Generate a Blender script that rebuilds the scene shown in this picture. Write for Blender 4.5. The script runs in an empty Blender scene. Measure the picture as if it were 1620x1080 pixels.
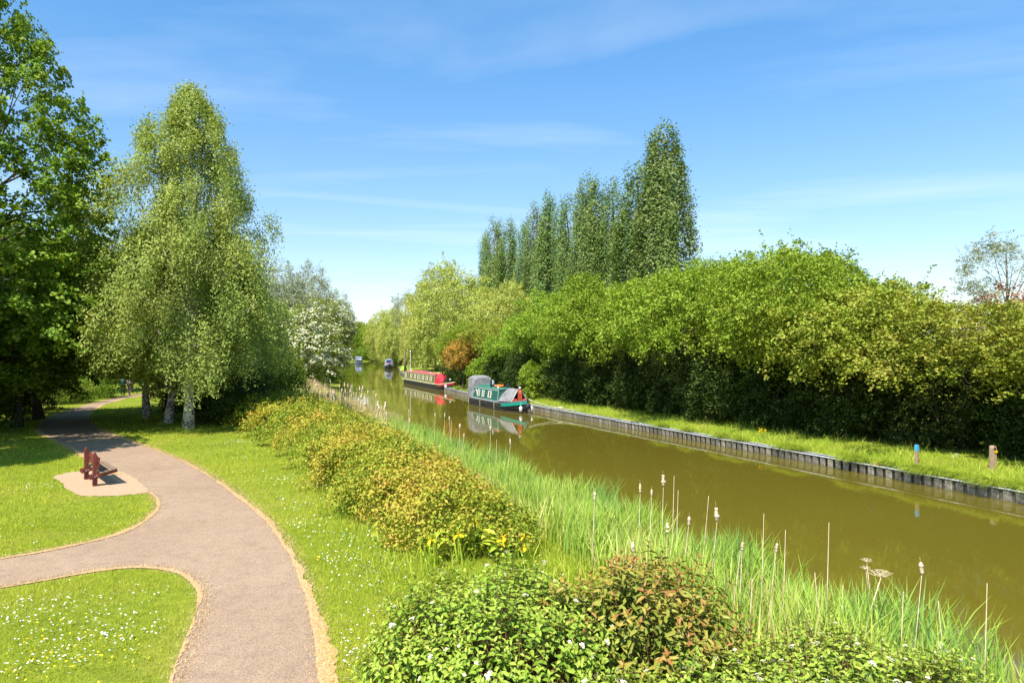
import bpy, math, random
import numpy as np
from mathutils import Vector, Matrix

R = math.radians
rng = np.random.default_rng(11)
random.seed(11)
scn = bpy.context.scene
col = scn.collection

# ------------------------------------------------------------------ camera
CAM_Z, FOC, HORIZON = 4.6, 1080.0, 552.0          # metres, pixels of the 1620 px frame
PITCH = math.atan((HORIZON - 540.0) / FOC)
cam_d = bpy.data.cameras.new('camera')
cam_d.sensor_width = 36.0
cam_d.lens = 24.0
cam_d.clip_start, cam_d.clip_end = 0.1, 4000.0
cam = bpy.data.objects.new('camera', cam_d)
cam.location = (0, 0, CAM_Z)
cam.rotation_euler = (math.pi / 2 + PITCH, 0, 0)
col.objects.link(cam)
scn.camera = cam

# ------------------------------------------------------------------ sky, sun, exposure
SUN_EL = R(56)
SUN_XY = Vector((-0.45, -0.89)).normalized()
world = bpy.data.worlds.new('World')
scn.world = world
world.use_nodes = True
nt = world.node_tree
N, L = nt.nodes, nt.links
for n in list(N):
    N.remove(n)
def node(tree, kind, **kw):
    n = tree.nodes.new(kind)
    for k, v in kw.items():
        setattr(n, k, v)
    return n
out = node(nt, 'ShaderNodeOutputWorld')
bg = node(nt, 'ShaderNodeBackground')
bg.inputs['Strength'].default_value = 0.12
sky = node(nt, 'ShaderNodeTexSky', sky_type='NISHITA')
sky.sun_disc = False
sky.sun_elevation = SUN_EL
sky.sun_rotation = math.atan2(SUN_XY.x, SUN_XY.y)
sky.air_density, sky.dust_density, sky.ozone_density, sky.altitude = 1.0, 0.6, 2.5, 0.0
geo = node(nt, 'ShaderNodeTexCoord')
sep = node(nt, 'ShaderNodeSeparateXYZ')
L.new(geo.outputs['Generated'], sep.inputs[0])
# a high thin cirrus sheet: project the view direction on a plane far above
mz = node(nt, 'ShaderNodeMath', operation='MAXIMUM'); mz.inputs[1].default_value = 0.03
L.new(sep.outputs['Z'], mz.inputs[0])
dx = node(nt, 'ShaderNodeMath', operation='DIVIDE'); L.new(sep.outputs['X'], dx.inputs[0]); L.new(mz.outputs[0], dx.inputs[1])
dy = node(nt, 'ShaderNodeMath', operation='DIVIDE'); L.new(sep.outputs['Y'], dy.inputs[0]); L.new(mz.outputs[0], dy.inputs[1])
cmb = node(nt, 'ShaderNodeCombineXYZ'); L.new(dx.outputs[0], cmb.inputs[0]); L.new(dy.outputs[0], cmb.inputs[1])
mp = node(nt, 'ShaderNodeMapping'); L.new(cmb.outputs[0], mp.inputs[0])
mp.inputs['Rotation'].default_value = (0, 0, R(-62)); mp.inputs['Scale'].default_value = (0.34, 0.9, 1); mp.inputs['Location'].default_value = (2.3, 0.55, 0)
nz = node(nt, 'ShaderNodeTexNoise'); nz.inputs['Scale'].default_value = 0.9; nz.inputs['Detail'].default_value = 7; nz.inputs['Roughness'].default_value = 0.52; nz.inputs['Distortion'].default_value = 0.5
L.new(mp.outputs[0], nz.inputs['Vector'])
cr = node(nt, 'ShaderNodeValToRGB')
cr.color_ramp.elements[0].position, cr.color_ramp.elements[0].color = 0.50, (0, 0, 0, 1)
cr.color_ramp.elements[1].position, cr.color_ramp.elements[1].color = 0.86, (0.40, 0.40, 0.40, 1)
L.new(nz.outputs['Fac'], cr.inputs[0])
tint = node(nt, 'ShaderNodeMixRGB', blend_type='MULTIPLY'); tint.inputs[0].default_value = 1.0
tz = node(nt, 'ShaderNodeValToRGB')
tz.color_ramp.elements[0].position, tz.color_ramp.elements[0].color = 0.0, (0.97, 0.86, 0.84, 1)
tz.color_ramp.elements[1].position, tz.color_ramp.elements[1].color = 0.50, (0.50, 0.97, 1.16, 1)
L.new(sep.outputs['Z'], tz.inputs[0]); L.new(tz.outputs[0], tint.inputs[2])
L.new(sky.outputs[0], tint.inputs[1])
mixc = node(nt, 'ShaderNodeMixRGB'); mixc.inputs[2].default_value = (5.2, 5.6, 6.0, 1)
L.new(cr.outputs[0], mixc.inputs[0]); L.new(tint.outputs[0], mixc.inputs[1])
L.new(mixc.outputs[0], bg.inputs['Color'])
L.new(bg.outputs[0], out.inputs[0])

sun_d = bpy.data.lights.new('sun', 'SUN')
sun_d.energy, sun_d.angle, sun_d.color = 5.0, R(0.55), (1.0, 0.95, 0.86)
sun = bpy.data.objects.new('sun', sun_d)
to_sun = Vector((SUN_XY.x * math.cos(SUN_EL), SUN_XY.y * math.cos(SUN_EL), math.sin(SUN_EL)))
sun.rotation_euler = to_sun.to_track_quat('Z', 'Y').to_euler()
sun.location = to_sun * 60
col.objects.link(sun)

vs = scn.view_settings
vs.view_transform, vs.look, vs.gamma, vs.use_curve_mapping = 'Standard', 'None', 1.0, False
vs.exposure = 0.92
scn.cycles.max_bounces = 9
scn.cycles.diffuse_bounces = 5
scn.cycles.transmission_bounces = 4
scn.cycles.transparent_max_bounces = 6
scn.cycles.use_denoising = True
scn.cycles.sample_clamp_indirect = 6.0

# ------------------------------------------------------------------ where things stand
def ray(px, py):
    x, y = (px - 810.0) / FOC, (540.0 - py) / FOC
    c, s = math.cos(PITCH), math.sin(PITCH)
    return Vector((x, c - y * s, s + y * c))
def G(px, py, z=0.6):                      # the point of level z seen there in the survey photo
    d = ray(px, py)
    t = (z - CAM_Z) / d.z
    return Vector((d.x * t, d.y * t, z))
def at_depth(px, py, Y):
    d = ray(px, py)
    t = Y / d.y
    return Vector((d.x * t, Y, CAM_Z + d.z * t))
R0 = np.array([15.2, 20.3]); D = np.array([-0.4, 0.9165]); D = D / np.linalg.norm(D); NL = np.array([-D[1], D[0]])
def so(s, o):                              # s metres along the piled bank, o metres across towards the lawn
    p = R0 + D * s + NL * o
    return float(p[0]), float(p[1])
RIGHT = np.array([so(-60, 0), so(0, 0), so(46, 0), (-6, 71), (-13.2, 93.6), (-20.4, 125), (-26.5, 160), (-34, 200), (-53, 256), (-76, 283), (-120, 300)])
LEFT = np.array([so(-60, 12.8), so(0, 12.8), so(40, 12.8), (-18, 75), (-25, 103), (-36, 150), (-46, 199), (-61, 248), (-85, 268), (-125, 284)])
CANAL = np.vstack([RIGHT, LEFT[::-1]])
def dist_line(x, y, pts):
    best = np.full(np.shape(x), 1e9)
    for a, b in zip(pts[:-1], pts[1:]):
        ab = b - a; l2 = ab @ ab
        t = np.clip(((x - a[0]) * ab[0] + (y - a[1]) * ab[1]) / l2, 0, 1)
        best = np.minimum(best, np.hypot(x - a[0] - t * ab[0], y - a[1] - t * ab[1]))
    return best
def inside(x, y, poly):
    r = np.zeros(np.shape(x), bool)
    n = len(poly)
    for i in range(n):
        x1, y1 = poly[i]; x2, y2 = poly[(i + 1) % n]
        c = ((y1 > y) != (y2 > y)) & (x < (x2 - x1) * (y - y1) / (y2 - y1 + 1e-12) + x1)
        r ^= c
    return r
def smooth(t):
    t = np.clip(t, 0, 1); return t * t * (3 - 2 * t)
def ground_z(x, y):
    x, y = np.asarray(x, float), np.asarray(y, float)
    dl, dr = dist_line(x, y, LEFT), dist_line(x, y, RIGHT)
    ins = inside(x, y, CANAL)
    zi = np.where(dr < dl, -1.0, -np.minimum(1.0, 0.05 + 0.35 * dl))
    zl = -0.05 + 0.65 * smooth(dl / 5.2)
    zr = np.where(dr < 0.3, -1.0, 0.36 + 0.22 * smooth((dr - 0.3) / 2.5))
    return np.where(ins, zi, np.where(dl < dr, zl, zr))
def gz(x, y):
    return float(ground_z(x, y))

# ------------------------------------------------------------------ materials
def new_mat(name):
    m = bpy.data.materials.new(name); m.use_nodes = True
    t = m.node_tree
    b = t.nodes['Principled BSDF']
    return m, t, b
def ramp(t, stops):
    r = node(t, 'ShaderNodeValToRGB')
    el = r.color_ramp.elements
    while len(el) < len(stops): el.new(0.5)
    for e, (p, c) in zip(el, stops):
        e.position = p; e.color = (*c, 1)
    return r
def noise(t, scale, detail=4, rough=0.55, stretch=None, obj=True):
    tc = node(t, 'ShaderNodeTexCoord')
    n = node(t, 'ShaderNodeTexNoise')
    n.inputs['Scale'].default_value = scale; n.inputs['Detail'].default_value = detail; n.inputs['Roughness'].default_value = rough
    src = tc.outputs['Object']
    if stretch:
        m = node(t, 'ShaderNodeMapping'); m.inputs['Scale'].default_value = stretch
        t.links.new(src, m.inputs[0]); src = m.outputs[0]
    t.links.new(src, n.inputs['Vector'])
    return n
def bump(t, b, src, strength=0.3, dist=0.02):
    bp = node(t, 'ShaderNodeBump'); bp.inputs['Strength'].default_value = strength; bp.inputs['Distance'].default_value = dist
    t.links.new(src, bp.inputs['Height']); t.links.new(bp.outputs[0], b.inputs['Normal'])
def noisy(name, c1, c2, scale=6, rough=0.7, spec=0.3, stretch=None, bmp=0.2, bd=0.01, detail=5, lo=0.35, hi=0.65):
    m, t, b = new_mat(name)
    n = noise(t, scale, detail, 0.6, stretch)
    r = ramp(t, [(lo, c1), (hi, c2)])
    t.links.new(n.outputs['Fac'], r.inputs[0]); t.links.new(r.outputs[0], b.inputs['Base Color'])
    b.inputs['Roughness'].default_value = rough; b.inputs['Specular IOR Level'].default_value = spec
    if bmp: bump(t, b, n.outputs['Fac'], bmp, bd)
    return m
def paint(name, c, rough=0.35, dirt=0.75):                      # painted metal with uneven, weathered colour
    d = tuple(v * dirt + 0.012 for v in c)
    return noisy(name, d, c, 3.5, rough, 0.45, None, 0.06, 0.004, 6, 0.3, 0.6)
def leaf_mat(name, cols, trans=0.33, glow=1.25, rough=0.6, boost=1.9):
    """hue follows a random number per leaf; leaves let light through"""
    trans *= 0.72
    m, t, b = new_mat(name)
    a = node(t, 'ShaderNodeAttribute', attribute_name='rnd')
    cols = [tuple(min(0.78, v * boost * k) for v, k in zip(c, (1.15, 1.0, 1.2) if c[1] > c[0] * 1.04 else (1, 1, 1))) for c in cols]
    k = len(cols)
    r = ramp(t, [(i / max(1, k - 1), c) for i, c in enumerate(cols)])
    t.links.new(a.outputs['Fac'], r.inputs[0])
    oi = node(t, 'ShaderNodeObjectInfo')
    hv = node(t, 'ShaderNodeHueSaturation')
    mr = node(t, 'ShaderNodeMapRange'); mr.inputs[3].default_value = 0.488; mr.inputs[4].default_value = 0.512
    t.links.new(oi.outputs['Random'], mr.inputs[0]); t.links.new(mr.outputs[0], hv.inputs['Hue'])
    mv = node(t, 'ShaderNodeMapRange'); mv.inputs[3].default_value = 0.9; mv.inputs[4].default_value = 1.12
    t.links.new(oi.outputs['Random'], mv.inputs[0]); t.links.new(mv.outputs[0], hv.inputs['Value'])
    t.links.new(r.outputs[0], hv.inputs['Color'])
    t.links.new(hv.outputs[0], b.inputs['Base Color'])
    b.inputs['Roughness'].default_value = rough; b.inputs['Specular IOR Level'].default_value = 0.16
    tr = node(t, 'ShaderNodeBsdfTranslucent')
    tm = node(t, 'ShaderNodeMixRGB', blend_type='MULTIPLY'); tm.inputs[0].default_value = 1.0
    tm.inputs[2].default_value = (1.25 * glow, 1.12 * glow, 0.45 * glow, 1)
    t.links.new(hv.outputs[0], tm.inputs[1]); t.links.new(tm.outputs[0], tr.inputs['Color'])
    mx = node(t, 'ShaderNodeMixShader'); mx.inputs[0].default_value = trans
    o = t.nodes['Material Output']
    t.links.new(b.outputs[0], mx.inputs[1]); t.links.new(tr.outputs[0], mx.inputs[2]); t.links.new(mx.outputs[0], o.inputs['Surface'])
    return m

# ------------------------------------------------------------------ mesh helpers
def raw_mesh(name, V, F, mat=None, rnd=None, smooth_=False):
    """V (n,3), F (m,k) of constant k"""
    V = np.asarray(V, np.float32); F = np.asarray(F, np.int32)
    me = bpy.data.meshes.new(name)
    me.vertices.add(len(V)); me.vertices.foreach_set('co', V.ravel())
    k = F.shape[1]
    me.loops.add(F.size); me.loops.foreach_set('vertex_index', F.ravel())
    me.polygons.add(len(F)); me.polygons.foreach_set('loop_start', np.arange(0, F.size, k, dtype=np.int32))
    if rnd is not None:
        at = me.attributes.new('rnd', 'FLOAT', 'POINT'); at.data.foreach_set('value', np.asarray(rnd, np.float32))
    me.update(calc_edges=True)
    if smooth_: me.polygons.foreach_set('use_smooth', np.ones(len(F), bool))
    if mat: me.materials.append(mat)
    return me
def link(name, me, parent=None, loc=None, rz=0.0):
    o = bpy.data.objects.new(name, me); col.objects.link(o)
    if parent: o.parent = parent
    if loc is not None: o.location = loc
    if rz: o.rotation_euler = (0, 0, rz)
    return o
def tag(o, label=None, cat=None, group=None, kind=None):
    if label: o['label'] = label
    if cat: o['category'] = cat
    if group: o['group'] = group
    if kind: o['kind'] = kind
    return o
def thing(name, label, cat, loc=(0, 0, 0), rz=0.0, group=None):
    o = bpy.data.objects.new(name, None); col.objects.link(o)
    o.empty_display_size = 0.3; o.location = loc; o.rotation_euler = (0, 0, rz)
    return tag(o, label, cat, group)
def copy_tree(root, loc, rz=0.0, scale=None, label=None, group=None):
    r = root.copy(); col.objects.link(r); r.location = loc; r.rotation_euler = (0, 0, rz)
    if scale is not None: r.scale = scale if hasattr(scale, '__len__') else (scale,) * 3
    if label: r['label'] = label
    if group: r['group'] = group
    for ch in list(root.children):
        c = ch.copy(); col.objects.link(c); c.parent = r
        for g in list(ch.children):
            d = g.copy(); col.objects.link(d); d.parent = c
    return r
class MB:
    def __init__(s): s.v = []; s.f = []
    def add(s, vs, fs):
        b = len(s.v); s.v += [tuple(v) for v in vs]; s.f += [tuple(i + b for i in f) for f in fs]; return s
    def box(s, c, d, rot=None, bev=0.0):
        x, y, z = d[0] / 2, d[1] / 2, d[2] / 2
        if bev > 0:                                   # chamfered along its long upper edges
            P = []
            for zz, k in ((-z, 0), (z - bev, 0), (z, bev)):
                P += [(-x + k, -y + k, zz), (x - k, -y + k, zz), (x - k, y - k, zz), (-x + k, y - k, zz)]
            F = [(3, 2, 1, 0), (8, 9, 10, 11)]
            for l in (0, 4):
                for i in range(4):
                    j = (i + 1) % 4; F.append((l + i, l + j, l + j + 4, l + i + 4))
        else:
            P = [(sx * x, sy * y, sz * z) for sz in (-1, 1) for sx, sy in ((-1, -1), (1, -1), (1, 1), (-1, 1))]
            F = [(3, 2, 1, 0), (4, 5, 6, 7), (0, 1, 5, 4), (1, 2, 6, 5), (2, 3, 7, 6), (3, 0, 4, 7)]
        M = rot if rot is not None else Matrix.Identity(3)
        return s.add([M @ Vector(p) + Vector(c) for p in P], F)
    def tube(s, pts, rad, n=8, cap=True):
        pts = [Vector(p) for p in pts]
        rad = rad if hasattr(rad, '__len__') else [rad] * len(pts)
        vs = []
        prev = None
        for i, p in enumerate(pts):
            t = (pts[min(i + 1, len(pts) - 1)] - pts[max(i - 1, 0)]).normalized()
            u = t.orthogonal().normalized() if prev is None else (prev - t * prev.dot(t)).normalized()
            prev = u; w = t.cross(u)
            for k in range(n):
                a = 2 * math.pi * k / n
                vs.append(p + (u * math.cos(a) + w * math.sin(a)) * rad[i])
        fs = []
        for i in range(len(pts) - 1):
            for k in range(n):
                fs.append((i * n + k, i * n + (k + 1) % n, (i + 1) * n + (k + 1) % n, (i + 1) * n + k))
        if cap:
            fs.append(tuple(range(n - 1, -1, -1))); fs.append(tuple((len(pts) - 1) * n + k for k in range(n)))
        return s.add(vs, fs)
    def loft(s, secs, closed=True, caps=True):
        n = len(secs[0]); vs = [p for q in secs for p in q]; fs = []
        for i in range(len(secs) - 1):
            for k in range(n if closed else n - 1):
                fs.append((i * n + k, i * n + (k + 1) % n, (i + 1) * n + (k + 1) % n, (i + 1) * n + k))
        if caps and closed:
            fs.append(tuple(range(n - 1, -1, -1))); fs.append(tuple((len(secs) - 1) * n + k for k in range(n)))
        return s.add(vs, fs)
    def torus(s, c, R1, r, n=20, m=8, axis='z', squash=1.0):
        vs = []; fs = []
        for i in range(n):
            a = 2 * math.pi * i / n
            for j in range(m):
                b = 2 * math.pi * j / m
                q = (R1 + r * math.cos(b)) ; h = r * math.sin(b) * squash
                p = {'z': (q * math.cos(a), q * math.sin(a), h), 'y': (q * math.cos(a), h, q * math.sin(a)), 'x': (h, q * math.cos(a), q * math.sin(a))}[axis]
                vs.append(Vector(p) + Vector(c))
                fs.append((i * m + j, ((i + 1) % n) * m + j, ((i + 1) % n) * m + (j + 1) % m, i * m + (j + 1) % m))
        return s.add(vs, fs)
    def lathe(s, c, prof, n=12):
        vs = [Vector(c) + Vector((r * math.cos(2 * math.pi * k / n), r * math.sin(2 * math.pi * k / n), z)) for r, z in prof for k in range(n)]
        fs = [(i * n + k, i * n + (k + 1) % n, (i + 1) * n + (k + 1) % n, (i + 1) * n + k) for i in range(len(prof) - 1) for k in range(n)]
        fs.append(tuple(range(n - 1, -1, -1))); fs.append(tuple((len(prof) - 1) * n + k for k in range(n)))
        return s.add(vs, fs)
    def mesh(s, name, mat, smooth_=False):
        me = bpy.data.meshes.new(name); me.from_pydata(s.v, [], s.f); me.update()
        if smooth_:
            me.polygons.foreach_set('use_smooth', np.ones(len(me.polygons), bool))
        me.materials.append(mat)
        return me
    def build(s, name, mat, parent=None, smooth_=False, loc=None, rz=0.0):
        return link(name, s.mesh(name, mat, smooth_), parent, loc, rz)

# ---- clouds of small leaf faces
def unit(v):
    return v / (np.linalg.norm(v, axis=1, keepdims=True) + 1e-9)
def leaf_cloud(C, size, nrm, aspect=0.55, jit=0.8, hang=0.0, fold=0.16, axis=None):
    """rhombic folded leaves at C (n,3); nrm (n,3) preferred normals; returns V, F (quads of two folded halves), 4 verts per leaf"""
    n = len(C)
    nn = unit(nrm + rng.normal(0, jit, (n, 3)))
    t = rng.normal(0, 1, (n, 3)) if axis is None else axis + rng.normal(0, 0.45, (n, 3))
    t[:, 2] -= hang
    t = unit(t - nn * np.sum(t * nn, 1, keepdims=True))
    b = np.cross(nn, t)
    s = (size * rng.uniform(0.65, 1.3, n))[:, None]
    V = np.empty((n, 4, 3), np.float32)
    V[:, 0] = C - t * s * 0.5
    V[:, 1] = C + b * s * aspect * 0.5 + nn * s * fold + t * s * 0.05
    V[:, 2] = C + t * s * 0.5
    V[:, 3] = C - b * s * aspect * 0.5 + nn * s * fold + t * s * 0.05
    i = np.arange(n)[:, None] * 4
    F = np.concatenate([i + np.array([[0, 2, 1]]), i + np.array([[0, 3, 2]])], 0)
    return V.reshape(-1, 3), F
def rand_dir(n):
    return unit(rng.normal(0, 1, (n, 3)))
def lobes(nl, rx, ry, rz, zc, zmin=-0.75, inner=0.6, size=0.42, profile=None):
    """centres and radii of the rounded masses a crown is made of"""
    k = np.arange(nl) + 0.5
    ph = np.arccos(1 - 2 * k / nl); th = math.pi * (1 + 5 ** 0.5) * k + rng.uniform(0, 6)
    d = np.stack([np.cos(th) * np.sin(ph), np.sin(th) * np.sin(ph), np.cos(ph)], 1) + rng.normal(0, 0.16, (nl, 3))
    d = unit(d); d = d[d[:, 2] > zmin]
    r = rng.uniform(0.75, 1.25, len(d)) * size
    c = d * (inner * rng.uniform(0.8, 1.2, (len(d), 1)))
    return c * np.array([rx, ry, rz]) + np.array([0, 0, zc]), r[:, None] * np.array([rx, ry, rz]) , d
def crown_leaves(lc, lr, ld, per_lobe, per_clump, size, clump, flat=0.7, up=0.5, hang=0.0, aspect=0.6, jit=0.7, shoots=0.0, shoot_len=1.0, fill=0.12, zcut=None):
    """clumps on the outer shells of the lobes, leaves round each clump"""
    Cs, Ns, Cr = [], [], []
    for c, r, d in zip(lc, lr, ld):
        u = rand_dir(per_lobe * 2)
        u = u[(u @ d) > -0.35][:per_lobe]
        p = c + u * r * rng.uniform(0.78, 1.08, (len(u), 1))
        Cs.append(p); Ns.append(u)
    P = np.concatenate(Cs); U = np.concatenate(Ns)
    # drop clumps that are deep inside another lobe
    keep = np.ones(len(P), bool)
    for c, r in zip(lc, lr):
        q = np.sum(((P - c) / r) ** 2, 1)
        keep &= ~((q < 0.45) & (rng.random(len(P)) < 0.8))
    P, U = P[keep], U[keep]
    cs = clump * rng.uniform(0.6, 1.35, len(P))
    hue = rng.uniform(0, 1, len(P))
    m = np.maximum(4, (per_clump * (cs / clump) ** 2).astype(int))
    idx = np.repeat(np.arange(len(P)), m)
    # each clump is a leafy spray: a fan that reaches outward and sags at its tip
    dirs = unit(U * 0.95 + np.array([0, 0, 0.35 * up]) + rng.normal(0, 0.38, P.shape))
    side = unit(np.cross(dirs, np.array([0.02, 0.03, 1.0]))); nrm = np.cross(side, dirs); nrm *= np.where(nrm[:, 2:] < 0, -1, 1)
    ell = cs * 2.5 * rng.uniform(0.7, 1.3, len(P))
    t = rng.random(len(idx)) ** 0.85
    li = ell[idx]
    C = P[idx] + dirs[idx] * (li * (t - 0.6))[:, None] + side[idx] * (rng.normal(0, 0.20, len(idx)) * li * (1.15 - 0.75 * t))[:, None] + nrm[idx] * (rng.normal(0, 0.085 * flat / 0.7, len(idx)) * li)[:, None]
    C[:, 2] -= 0.22 * li * t ** 2
    if hang: C[:, 2] -= rng.random(len(idx)) * hang * t
    Nn = nrm[idx] * 0.75 + U[idx] * 0.45 + np.array([0, 0, up * 0.4])
    rnd = np.clip(0.55 * hue[idx] + 0.45 * rng.random(len(idx)), 0, 1)
    if shoots > 0:                                     # leading twigs that stand out of the outline
        s = np.where((rng.random(len(P)) < shoots) & (U[:, 2] > 0.15))[0]
        for i in s:
            k = rng.integers(9, 18)
            dd = unit((U[i] * 0.7 + np.array([0, 0, 0.8]) + rng.normal(0, 0.3, 3))[None])[0]
            tt = np.linspace(0, 1, k)[:, None] * shoot_len * rng.uniform(0.5, 1.3)
            q = P[i] + dd * tt + rng.normal(0, 0.05, (k, 3)) + np.array([0, 0, -0.25]) * tt ** 2
            C = np.concatenate([C, q]); Nn = np.concatenate([Nn, np.tile([0, 0, 1.0], (k, 1))]); rnd = np.concatenate([rnd, rng.random(k)])
    if fill:                                           # a few leaves through the inside, so the crown is not hollow
        k = int(len(C) * fill)
        j = rng.integers(0, len(lc), k)
        q = lc[j] + rand_dir(k) * lr[j] * rng.uniform(0, 0.75, (k, 1))
        C = np.concatenate([C, q]); Nn = np.concatenate([Nn, rand_dir(k)]); rnd = np.concatenate([rnd, rng.random(k)])
    if zcut is not None:
        kk = C[:, 2] > zcut; C, Nn, rnd = C[kk], Nn[kk], rnd[kk]
    V, F = leaf_cloud(C, size, Nn, aspect, jit, 0.25)
    return V, F, np.repeat(rnd, 4), P
def limb_mb(targets, h0, r0, lean=(0, 0), top=None, k=16, sides=7, fork=0.35):
    """a tapered trunk with limbs that rise to the given points"""
    mb = MB()
    top = Vector(top) if top is not None else Vector((lean[0], lean[1], h0 * 2.0))
    wob = [Vector((rng.normal(0, r0 * .5), rng.normal(0, r0 * .5), 0)) for _ in range(7)]
    wob[0] = wob[6] = Vector((0, 0, 0))
    trunk = [Vector((0, 0, -0.15)).lerp(top, t) + w for t, w in zip(np.linspace(0, 1, 7), wob)]
    rad = [r0 * (1.55 if i == 0 else 1.0) * (1 - 0.86 * (i / 6)) for i in range(7)]
    mb.tube(trunk, rad, sides)
    for p in targets[:k]:
        p = Vector(p)
        t = min(0.85, max(fork * 0.5, fork + 0.6 * (p.z - h0) / max(0.1, top.z - h0) * rng.uniform(0.4, 0.9)))
        i = min(5, int(t * 6)); a = trunk[i].lerp(trunk[i + 1], t * 6 - i)
        ra = r0 * (1 - 0.86 * t) * 0.5
        m1 = a.lerp(p, 0.45) + Vector((0, 0, (p - a).length * 0.06)); 
        mb.tube([a, m1, p], [ra, ra * 0.6, ra * 0.16], 5, cap=False)
    return mb
# ================================================================== materials used below
def lawn_material():
    m, t, b = new_mat('lawn')
    n1 = noise(t, 0.35, 5, 0.6); n2 = noise(t, 6, 6, 0.7); n3 = noise(t, 70, 3, 0.6)
    r1 = ramp(t, [(0.3, (0.175, 0.225, 0.022)), (0.5, (0.235, 0.275, 0.030)), (0.7, (0.31, 0.29, 0.06))])
    r2 = ramp(t, [(0.3, (0.55, 0.62, 0.5)), (0.7, (1.2, 1.15, 1.1))])
    r3 = ramp(t, [(0.3, (0.6, 0.65, 0.6)), (0.7, (1.25, 1.2, 1.1))])
    t.links.new(n1.outputs['Fac'], r1.inputs[0]); t.links.new(n2.outputs['Fac'], r2.inputs[0]); t.links.new(n3.outputs['Fac'], r3.inputs[0])
    a = node(t, 'ShaderNodeMixRGB', blend_type='MULTIPLY'); a.inputs[0].default_value = 1
    c = node(t, 'ShaderNodeMixRGB', blend_type='MULTIPLY'); c.inputs[0].default_value = 1
    t.links.new(r1.outputs[0], a.inputs[1]); t.links.new(r2.outputs[0], a.inputs[2])
    t.links.new(a.outputs[0], c.inputs[1]); t.links.new(r3.outputs[0], c.inputs[2])
    t.links.new(c.outputs[0], b.inputs['Base Color'])
    b.inputs['Roughness'].default_value = 0.95; b.inputs['Specular IOR Level'].default_value = 0.1
    bump(t, b, n3.outputs['Fac'], 0.7, 0.03)
    return m
def path_material():
    m, t, b = new_mat('path_asphalt')
    n1 = noise(t, 0.5, 5, 0.6); n2 = noise(t, 45, 5, 0.8); n3 = noise(t, 3.5, 7, 0.7)
    r1 = ramp(t, [(0.3, (0.272, 0.187, 0.124)), (0.7, (0.318, 0.224, 0.152))])
    r2 = ramp(t, [(0.36, (0.55, 0.55, 0.57)), (0.5, (1.0, 0.99, 0.98)), (0.64, (1.40, 1.38, 1.34))])
    r3 = ramp(t, [(0.32, (0.84, 0.84, 0.85)), (0.5, (1.0, 1.0, 0.99)), (0.68, (1.08, 1.06, 1.02))])
    for n, r in ((n1, r1), (n2, r2), (n3, r3)): t.links.new(n.outputs['Fac'], r.inputs[0])
    a = node(t, 'ShaderNodeMixRGB', blend_type='MULTIPLY'); a.inputs[0].default_value = 1
    c = node(t, 'ShaderNodeMixRGB', blend_type='MULTIPLY'); c.inputs[0].default_value = 1
    t.links.new(r1.outputs[0], a.inputs[1]); t.links.new(r2.outputs[0], a.inputs[2]); t.links.new(a.outputs[0], c.inputs[1]); t.links.new(r3.outputs[0], c.inputs[2])
    t.links.new(c.outputs[0], b.inputs['Base Color']); b.inputs['Roughness'].default_value = 0.9; b.inputs['Specular IOR Level'].default_value = 0.2
    bump(t, b, n2.outputs['Fac'], 0.5, 0.008)
    return m
def water_material():
    m, t, b = new_mat('canal_water')
    n1 = noise(t, 0.06, 3, 0.5)
    r1 = ramp(t, [(0.3, (0.098, 0.079, 0.009)), (0.7, (0.122, 0.100, 0.012))])
    t.links.new(n1.outputs['Fac'], r1.inputs[0]); t.links.new(r1.outputs[0], b.inputs['Base Color'])
    b.inputs['Roughness'].default_value = 0.03; b.inputs['IOR'].default_value = 1.33; b.inputs['Specular IOR Level'].default_value = 0.6
    n2 = noise(t, 1.6, 3, 0.5, (1, 0.45, 1)); n3 = noise(t, 9, 2, 0.5)
    ad = node(t, 'ShaderNodeMath', operation='MULTIPLY_ADD'); ad.inputs[1].default_value = 0.16
    t.links.new(n3.outputs['Fac'], ad.inputs[0]); t.links.new(n2.outputs['Fac'], ad.inputs[2])
    bump(t, b, ad.outputs[0], 0.10, 0.03)
    return m
M = {}
M['lawn'] = lawn_material(); M['path'] = path_material(); M['water'] = water_material()
M['gravel'] = noisy('bench_gravel', (0.30, 0.19, 0.11), (0.52, 0.37, 0.24), 38, 0.95, 0.1, None, 0.7, 0.02, 4, 0.36, 0.66)
M['verge'] = noisy('worn_verge', (0.33, 0.19, 0.085), (0.62, 0.40, 0.20), 24, 0.95, 0.1, None, 0.6, 0.02, 5, 0.32, 0.68)
M['straw'] = leaf_mat('dry_straw', [(0.42, 0.25, 0.09), (0.60, 0.42, 0.20), (0.66, 0.52, 0.30)], 0.15, 0.7, boost=0.95)
M['grass'] = leaf_mat('grass_blades', [(0.080, 0.130, 0.006), (0.135, 0.19, 0.009), (0.20, 0.235, 0.014), (0.28, 0.27, 0.045)], 0.3, 1.0)
M['longgrass'] = leaf_mat('bank_grass', [(0.07, 0.14, 0.008), (0.115, 0.195, 0.011), (0.165, 0.23, 0.016), (0.27, 0.25, 0.06)], 0.32, 1.1)
M['reed'] = leaf_mat('reed_leaves', [(0.075, 0.145, 0.032), (0.11, 0.19, 0.03), (0.15, 0.23, 0.026), (0.195, 0.255, 0.034), (0.30, 0.28, 0.10)], 0.36, 1.05, 0.45)
M['white'] = noisy('daisy_white', (0.74, 0.74, 0.70), (0.86, 0.86, 0.82), 5, 0.8, 0.1, None, 0)
M['yellow'] = noisy('buttercup_yellow', (0.75, 0.50, 0.01), (0.86, 0.62, 0.02), 5, 0.6, 0.3, None, 0)
M['bark'] = noisy('bark', (0.055, 0.040, 0.028), (0.15, 0.115, 0.085), 7, 0.95, 0.1, (3, 3, 0.6), 0.8, 0.04)
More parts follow.
